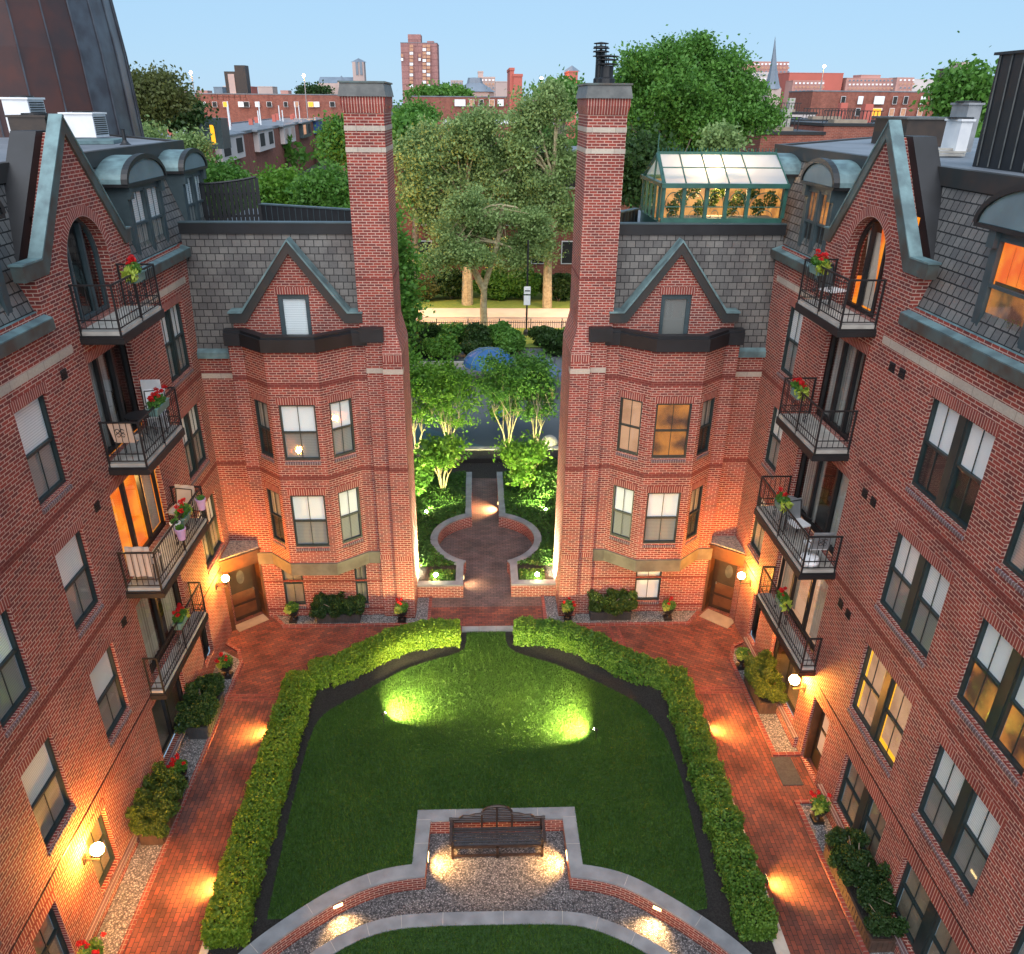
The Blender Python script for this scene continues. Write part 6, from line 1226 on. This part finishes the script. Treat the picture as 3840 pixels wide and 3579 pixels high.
# steeple and right skyline
Y = 420; t = _thing('steeple', 'slender dark church spire piercing the sky on the right', 'church', None); a, b = pxw(1492, 1516, 180, Y); m = MB(); m.box(a, Y, 0, b, Y+7, rz(1504, 172, Y)); part('stone_base', m, 'far_stone', t)
m = MB(); z0, zt = rz(1504, 173, Y), rz(1510, 70, Y); c = onY(1504, 173, Y); q = onY(1510, 70, Y); n = 8
rings = [[(c.x+(q.x-c.x)*k+r*math.cos(a), Y+3.5+r*math.sin(a), z0+(zt-z0)*k) for a in np.linspace(0, 2*PI, 9)[:-1]] for k, r in ((0, 4.4), (.08, 3.5), (.35, 2.0), (.7, .8), (1, .05))]
for i in range(4):
    for k in range(8): m.face([rings[i][k], rings[i][(k+1) % 8], rings[i+1][(k+1) % 8], rings[i+1][k]])
part('spire', m, 'far_slate', t)
blk('large pink office block behind the spire', 1446, 1532, 121, 620, 'far_pink', lit=1, d=30); blk('grey fronted building left of the spire', 1452, 1494, 142, 520, 'far_white', lit=2)
blk('wide red brick building right of the spire', 1533, 1638, 143, 560, 'far_red', d=30); blk('darker low range under the wide red building', 1540, 1600, 158, 500, 'far_pink', lit=1)
blk('pink block with stepped roofs in the middle of the right skyline', 1644, 1733, 153, 560, 'far_pink', lit=2, d=25); blk('stepped penthouse of the pink block', 1672, 1710, 147, 562, 'far_pink')
blk('distant dark red building on the right skyline', 1742, 1775, 152, 600, 'far_pink', lit=1); blk('pale long building at the right end of the skyline', 1768, 1828, 155, 640, 'far_white', d=20)
Y = 209; a, b = pxw(1833, 1856, 150, Y); t = _thing('stair_tower', 'dark clad roof stair tower on the right block', 'stair tower', 'dark stair towers on the brick blocks'); m = MB(); m.box(a, Y, 12, b, Y+4, rz(1845, 133, Y)); part('cladding', m, 'blackcap', t); a, b = pxw(1856, 1878, 150, Y); m = MB(); m.box(a, Y-.5, 12, b, Y+4, rz(1867, 121, Y)); part('brick_shaft', m, 'far_stone', t)
Y = 261; t = _thing('stair_tower', 'dark ribbed twin stair tower with a railing on the left block', 'stair tower', 'dark stair towers on the brick blocks'); a, b = pxw(436, 457, 150, Y); m = MB(); m.box(a, Y, 14, b, Y+4, rz(445, 139, Y)); part('lower_shaft', m, 'blackcap', t); a, b = pxw(457, 478, 150, Y); m = MB(); m.box(a, Y, 14, b, Y+4, rz(467, 127, Y)); part('upper_shaft', m, 'blackcap', t)
a, b = pxw(443, 455, 150, Y); m = MB(); m.box(a, Y-.3, 16, b, Y, rz(449, 144, Y)); part('pale_door', m, 'far_stone', t)
m = MB(); a, b = pxw(412, 478, 180, Y)
for x in np.linspace(a, b, 7): m.box(x-.06, Y-1, 15.6, x+.06, Y-.9, 17.2)
m.box(a, Y-1, 17.1, b, Y-.9, 17.25); m.box(a, Y-1, 16.4, b, Y-.9, 16.5); part('railing', m, 'far_white', t)
# scattered low city towards the horizon
names = ['cream', 'pink', 'grey', 'white', 'red']
for i in range(46):
    px = 340+i*33+random.uniform(-10, 10); Yd = random.uniform(380, 900); py = 187-random.uniform(6, 22)*(1.1 if i < 10 else .8)
    if 600 < px < 760 or 770 < px < 860 or 1440 < px < 1740 or 1120 < px < 1230: continue
    blk('distant %s low city building on the horizon' % names[i % 5], px, px+random.uniform(14, 34), py, Yd, ('far_stone', 'far_pink', 'far_slate', 'far_white', 'far_red')[i % 5], 'distant_building', grp='low distant buildings on the horizon')
for px, py, Yd in ((371, 141, 240), (590, 147, 260), (1051, 152, 260), (1600, 129, 260)):
    q = onY(px, py, Yd); t = _thing('street_lamp', 'distant lit street lamp on a mast against the sky, '+{371: 'leftmost', 590: 'left of the church', 1051: 'between the chimneys', 1600: 'over the red building'}[px], 'street lamp', 'street lamps'); m = MB(); m.tube([(q.x, Yd, 5), (q.x, Yd, q.z)], .15, 5); part('mast', m, 'grey', t); m = MB(); m.sphere((q.x, Yd-.2, q.z), .38, 8); part('lamp_head', m, 'globe', t)
# row houses with bays, left middle distance
PL, PR = onZ(392, 268, 11), onZ(672, 222, 11); D_ = (PR-PL); nU = 8
for i in range(nU):
    A2 = PL.lerp(PR, i/nU); B2 = PL.lerp(PR, (i+1)/nU); Fr, L = seg_frame((A2.x, A2.y), (B2.x, B2.y), (1, -1, 0))
    t = _thing('row_house', ['nearest row house of the left terrace, white framed bay', 'second row house of the left terrace', 'third row house, with a peach window', 'fourth row house, with an orange lit window', 'row house with a bright blue tarpaulin on its bay', 'row house right of the blue tarpaulin', 'grey row house near the far end of the terrace', 'farthest row house of the left terrace'][i], 'row house', 'row houses with roof decks on the left')
    m = MB(); m.fbox(Fr, 0, L-.05, 0, 10.6, -11, 0); part('wall', m, 'brick_old', t); m = MB(); m.fbox(Fr, -.1, L, 10.6, 11.05, -11, .15); m.fbox(Fr, 0, L, 11.05, 11.3, -11, -10.7); part('roof', m, 'roof', t)
    m = MB(); m.fbox(Fr, L*.22, L*.78, 7.4, 10.7, 0, .9, 0); m.fbox(Fr, L*.16, L*.84, 10.7, 10.95, 0, 1.1, 1); P = lambda u, v, n: Fr[0]+Fr[1]*u+Vector((0, 0, v))+Fr[2]*n
    m.hexa([P(L*.16, 10.95, 0), P(L*.84, 10.95, 0), P(L*.84, 10.95, 1.1), P(L*.16, 10.95, 1.1), P(L*.45, 11.5, -.5), P(L*.55, 11.5, -.5), P(L*.55, 11.5, 0), P(L*.45, 11.5, 0)], 1); bb = part('bay', m, ['bluec' if i == 4 else ('far_white' if i < 3 else 'dframe'), 'roof'], t)
    for (u0, u1) in ((.27, .42), (.58, .73)): m = MB(); m.fbox(Fr, L*u0, L*u1, 8.2, 10.3, .9, .96); part('window', m, 'bluec' if i == 4 else ('litshade' if i in (3,) and u0 < .4 else ('far_stone' if i == 2 else 'dark')), bb)
    for k in range(2): u = L*(.2+.6*k); m = MB(); m.fbox(Fr, u, u+.9, 11.0, 12.2+.4*(i % 2), -6-k*2, -5.2-k*2); part('chimney', m, 'far_red', t)
    for k in range(2):
        q = P(L*(.1+.5*k), 0, -3-k*3); m = MB(); m.tube([(q.x, q.y, 11), (q.x, q.y, 13.6+.9*((i+k) % 3))], .13, 6); part('vent_stack', m, 'white', t)
q = onY(400, 232, 100); m = MB(); m.box(q.x-2.2, 100, 10.5, q.x+1.6, 103, 13.7, 0); m.box(q.x+.3, 99.95, 11.0, q.x+.75, 99.99, 13.0, 1); tag(m.build('roof_hut', ['dframe', 'litgold']), 'blue grey roof hut with a lit orange door on the left terrace', 'roof hut')
# right middle distance: dark roofs with decks
for i, (p0, p1, py, Yd, mt, lab) in enumerate(((1478, 1600, 262, 72, 'brick_old', 'dark roofed brick house behind the greenhouse'), (1560, 1700, 238, 92, 'brick_old', 'flat roofed house with a timber deck on the right'), (1500, 1585, 222, 112, 'far_white', 'pale house with roof deck on the right'), (1600, 1760, 246, 80, 'brick_old', 'wide dark roof below the right brick block'))):
    a, b = pxw(p0, p1, py, Yd); z_ = rz((p0+p1)/2, py, Yd); t = building('flat_roofed_house', lab, a, b, Yd, Yd+14, z_, mt, [(a+1+k*1.6, a+1.8+k*1.6, z_-3, z_-1.4, 'dark') for k in range(int((b-a)/1.7)-1)], roof='blackcap', wf='dframe', grp='flat roofed houses on the right')
    m = MB()
    for x in np.arange(a+1, b-1, .35): m.box(x-.03, Yd+3, z_+.2, x+.03, Yd+3.06, z_+1.3)
    m.box(a+1, Yd+3, z_+1.25, b-1, Yd+3.08, z_+1.33); part('deck_railing', m, 'black', t)
    m = MB(); m.box(a+1.5, Yd+1.5, z_+.25, a+(b-a)*.6, Yd+3, z_+.55); part('deck', m, 'tan', t); m = MB(); m.box(b-2, Yd+5, z_+.2, b-1.2, Yd+5.8, z_+1.9); part('chimney', m, 'far_red' if i % 2 else 'concrete', t)
# trees of the middle distance
def ftree(lab, px, py, Y, rx, rz_, mat, nc, leaf=.3, cr=1.5, nl=100, grp='trees among the houses', name='broadleaf_tree', bk='bark'):
    c = onY(px, py, Y); k = Y/1522.*1.03; R1, R2 = max(.7, rx*k-cr*.75), max(.5, rz_*k-cr*.6); tree(name, lab, 'tree', (c.x, Y, 0), (c.x, Y, max(2, c.z-rz_*k*.3)), [((c.x, Y, c.z), (R1*.75, R1*.7, R2*.8), nc//2)] + [((c.x+R1*.66*math.cos(a)*random.uniform(.8, 1.1), Y+R1*.3*math.sin(a*2), c.z+R2*.62*math.sin(a)*random.uniform(.8, 1.1)), (R1*.42, R1*.42, R2*.4), max(3, nc//8)) for a in np.arange(.3, 6.3, .9)], leaf, mat, .35, nl, cr, bk, grp)
tree('broadleaf_tree', 'dark olive tree with a broad crown beside the copper tower', 'tree', (-37, 80, 0), (-37, 80, 9), lobes([(232, 174, 44, 22, 26), (292, 176, 48, 24, 28), (338, 194, 38, 20, 20), (196, 200, 34, 28, 22), (270, 208, 66, 30, 44), (252, 156, 20, 9, 6), (310, 158, 20, 8, 6)], 80), .2, 'leaf_olive', .4, 130, 1.2, 'bark', 'trees among the houses')
ftree('second crown of dark olive trees toward the brick block', 345, 218, 95, 50, 32, 'leaf_dark', 60, .3, 1.6)
ftree('pale grey green feathery tree behind the left roof', 262, 276, 50, 70, 28, 'leaf_grey', 60, .14, .8)
ftree('pale grey green feathery tree in front of the row houses', 372, 290, 56, 36, 30, 'leaf_grey', 34, .14, .8)
ftree('bright green round tree behind the slatted fence', 432, 366, 42, 50, 44, 'leaf_t', 110, .13, .8, 150)
ftree('bright green tree left of the left chimney, middle one', 545, 398, 48, 66, 66, 'leaf_bright', 150, .14, .85, 150)
ftree('bright green tree touching the left chimney', 636, 392, 44, 52, 70, 'leaf_t', 130, .14, .8, 150)
ftree('tall green tree behind the left chimney', 662, 275, 70, 24, 46, 'leaf_t', 60, .2, 1.1)
t_ = building('flat_roofed_house', 'flat roof with white parapet between the chimneys, behind the street trees', pxw(862, 1000, 241, 85)[0], pxw(862, 1000, 241, 85)[1], 85, 92, rz(930, 241, 85), wins=[], roof='white', grp='flat roofed houses on the right')
ftree('green tree right of the left chimney, below the middle block', 808, 228, 120, 42, 24, 'leaf_t', 70, .25, 1.5)
ftree('light green tree in front of the octagonal roof', 862, 183, 262, 62, 13, 'leaf_t', 60, .6, 2.4)
ftree('green tree right of the octagonal roof', 965, 245, 95, 26, 16, 'leaf_grey', 30, .25, 1.3)
ftree('green tree just left of the right chimney top', 1092, 188, 120, 44, 26, 'leaf_t', 60, .4, 2.)
ftree('green tree low beside the left chimney in the gap', 795, 258, 72, 30, 34, 'leaf_t', 46, .28, 1.3)
tree('broadleaf_tree', 'very large bright green tree behind the greenhouse, right of the right chimney', 'tree', (14.5, 66, 0), (14.8, 66, 9), lobes([(1290, 135, 42, 34, 30), (1350, 115, 46, 28, 26), (1238, 165, 44, 42, 34), (1320, 190, 76, 54, 64), (1402, 152, 42, 36, 28), (1440, 212, 48, 40, 34), (1380, 240, 64, 42, 40), (1255, 250, 54, 46, 36), (1478, 222, 22, 20, 12), (1208, 215, 26, 42, 22), (1330, 272, 66, 28, 26), (1302, 100, 18, 13, 7), (1365, 90, 18, 11, 6), (1230, 120, 16, 14, 7), (1425, 120, 14, 11, 5), (1462, 182, 16, 13, 6)], 66), .16, 'leaf_t', .4, 190, 1.0, 'bark', 'trees among the houses')
ftree('dark blue green tree between the right chimney and the greenhouse', 1245, 330, 46, 50, 70, 'leaf_dark', 100, .17, 1.)
ftree('small pale conifer behind the greenhouse ridge', 1400, 272, 50, 22, 30, 'leaf_grey', 20, .15, .7)
ftree('green tree beside the black metal chimney', 1872, 182, 62, 50, 50, 'leaf_t', 90, .24, 1.3)
ftree('round dark tree in front of the church', 610, 179, 300, 30, 9, 'leaf_dark', 30, .6, 2.2)
# wooded ground beyond, too far and too many to count
P = []
for i in range(900):
    Yd = 85+415*random.random()**1.2; x = random.uniform(-.55, .75)*Yd
    if -10 < x < 15 and Yd < 130: continue
    if x < -5 and Yd < 175: continue
    h = random.uniform(2.5, 7.5)*(1 if Yd > 130 else .7); P.append(blob((x, Yd, h), (3.5+Yd*.008, 3., 2.6), 90, .5))
o = leaves('distant_trees', np.concatenate(P), 1.0, 'leaf_t'); tag(o, 'far mass of green tree tops among the distant roofs', 'trees', kind='stuff')
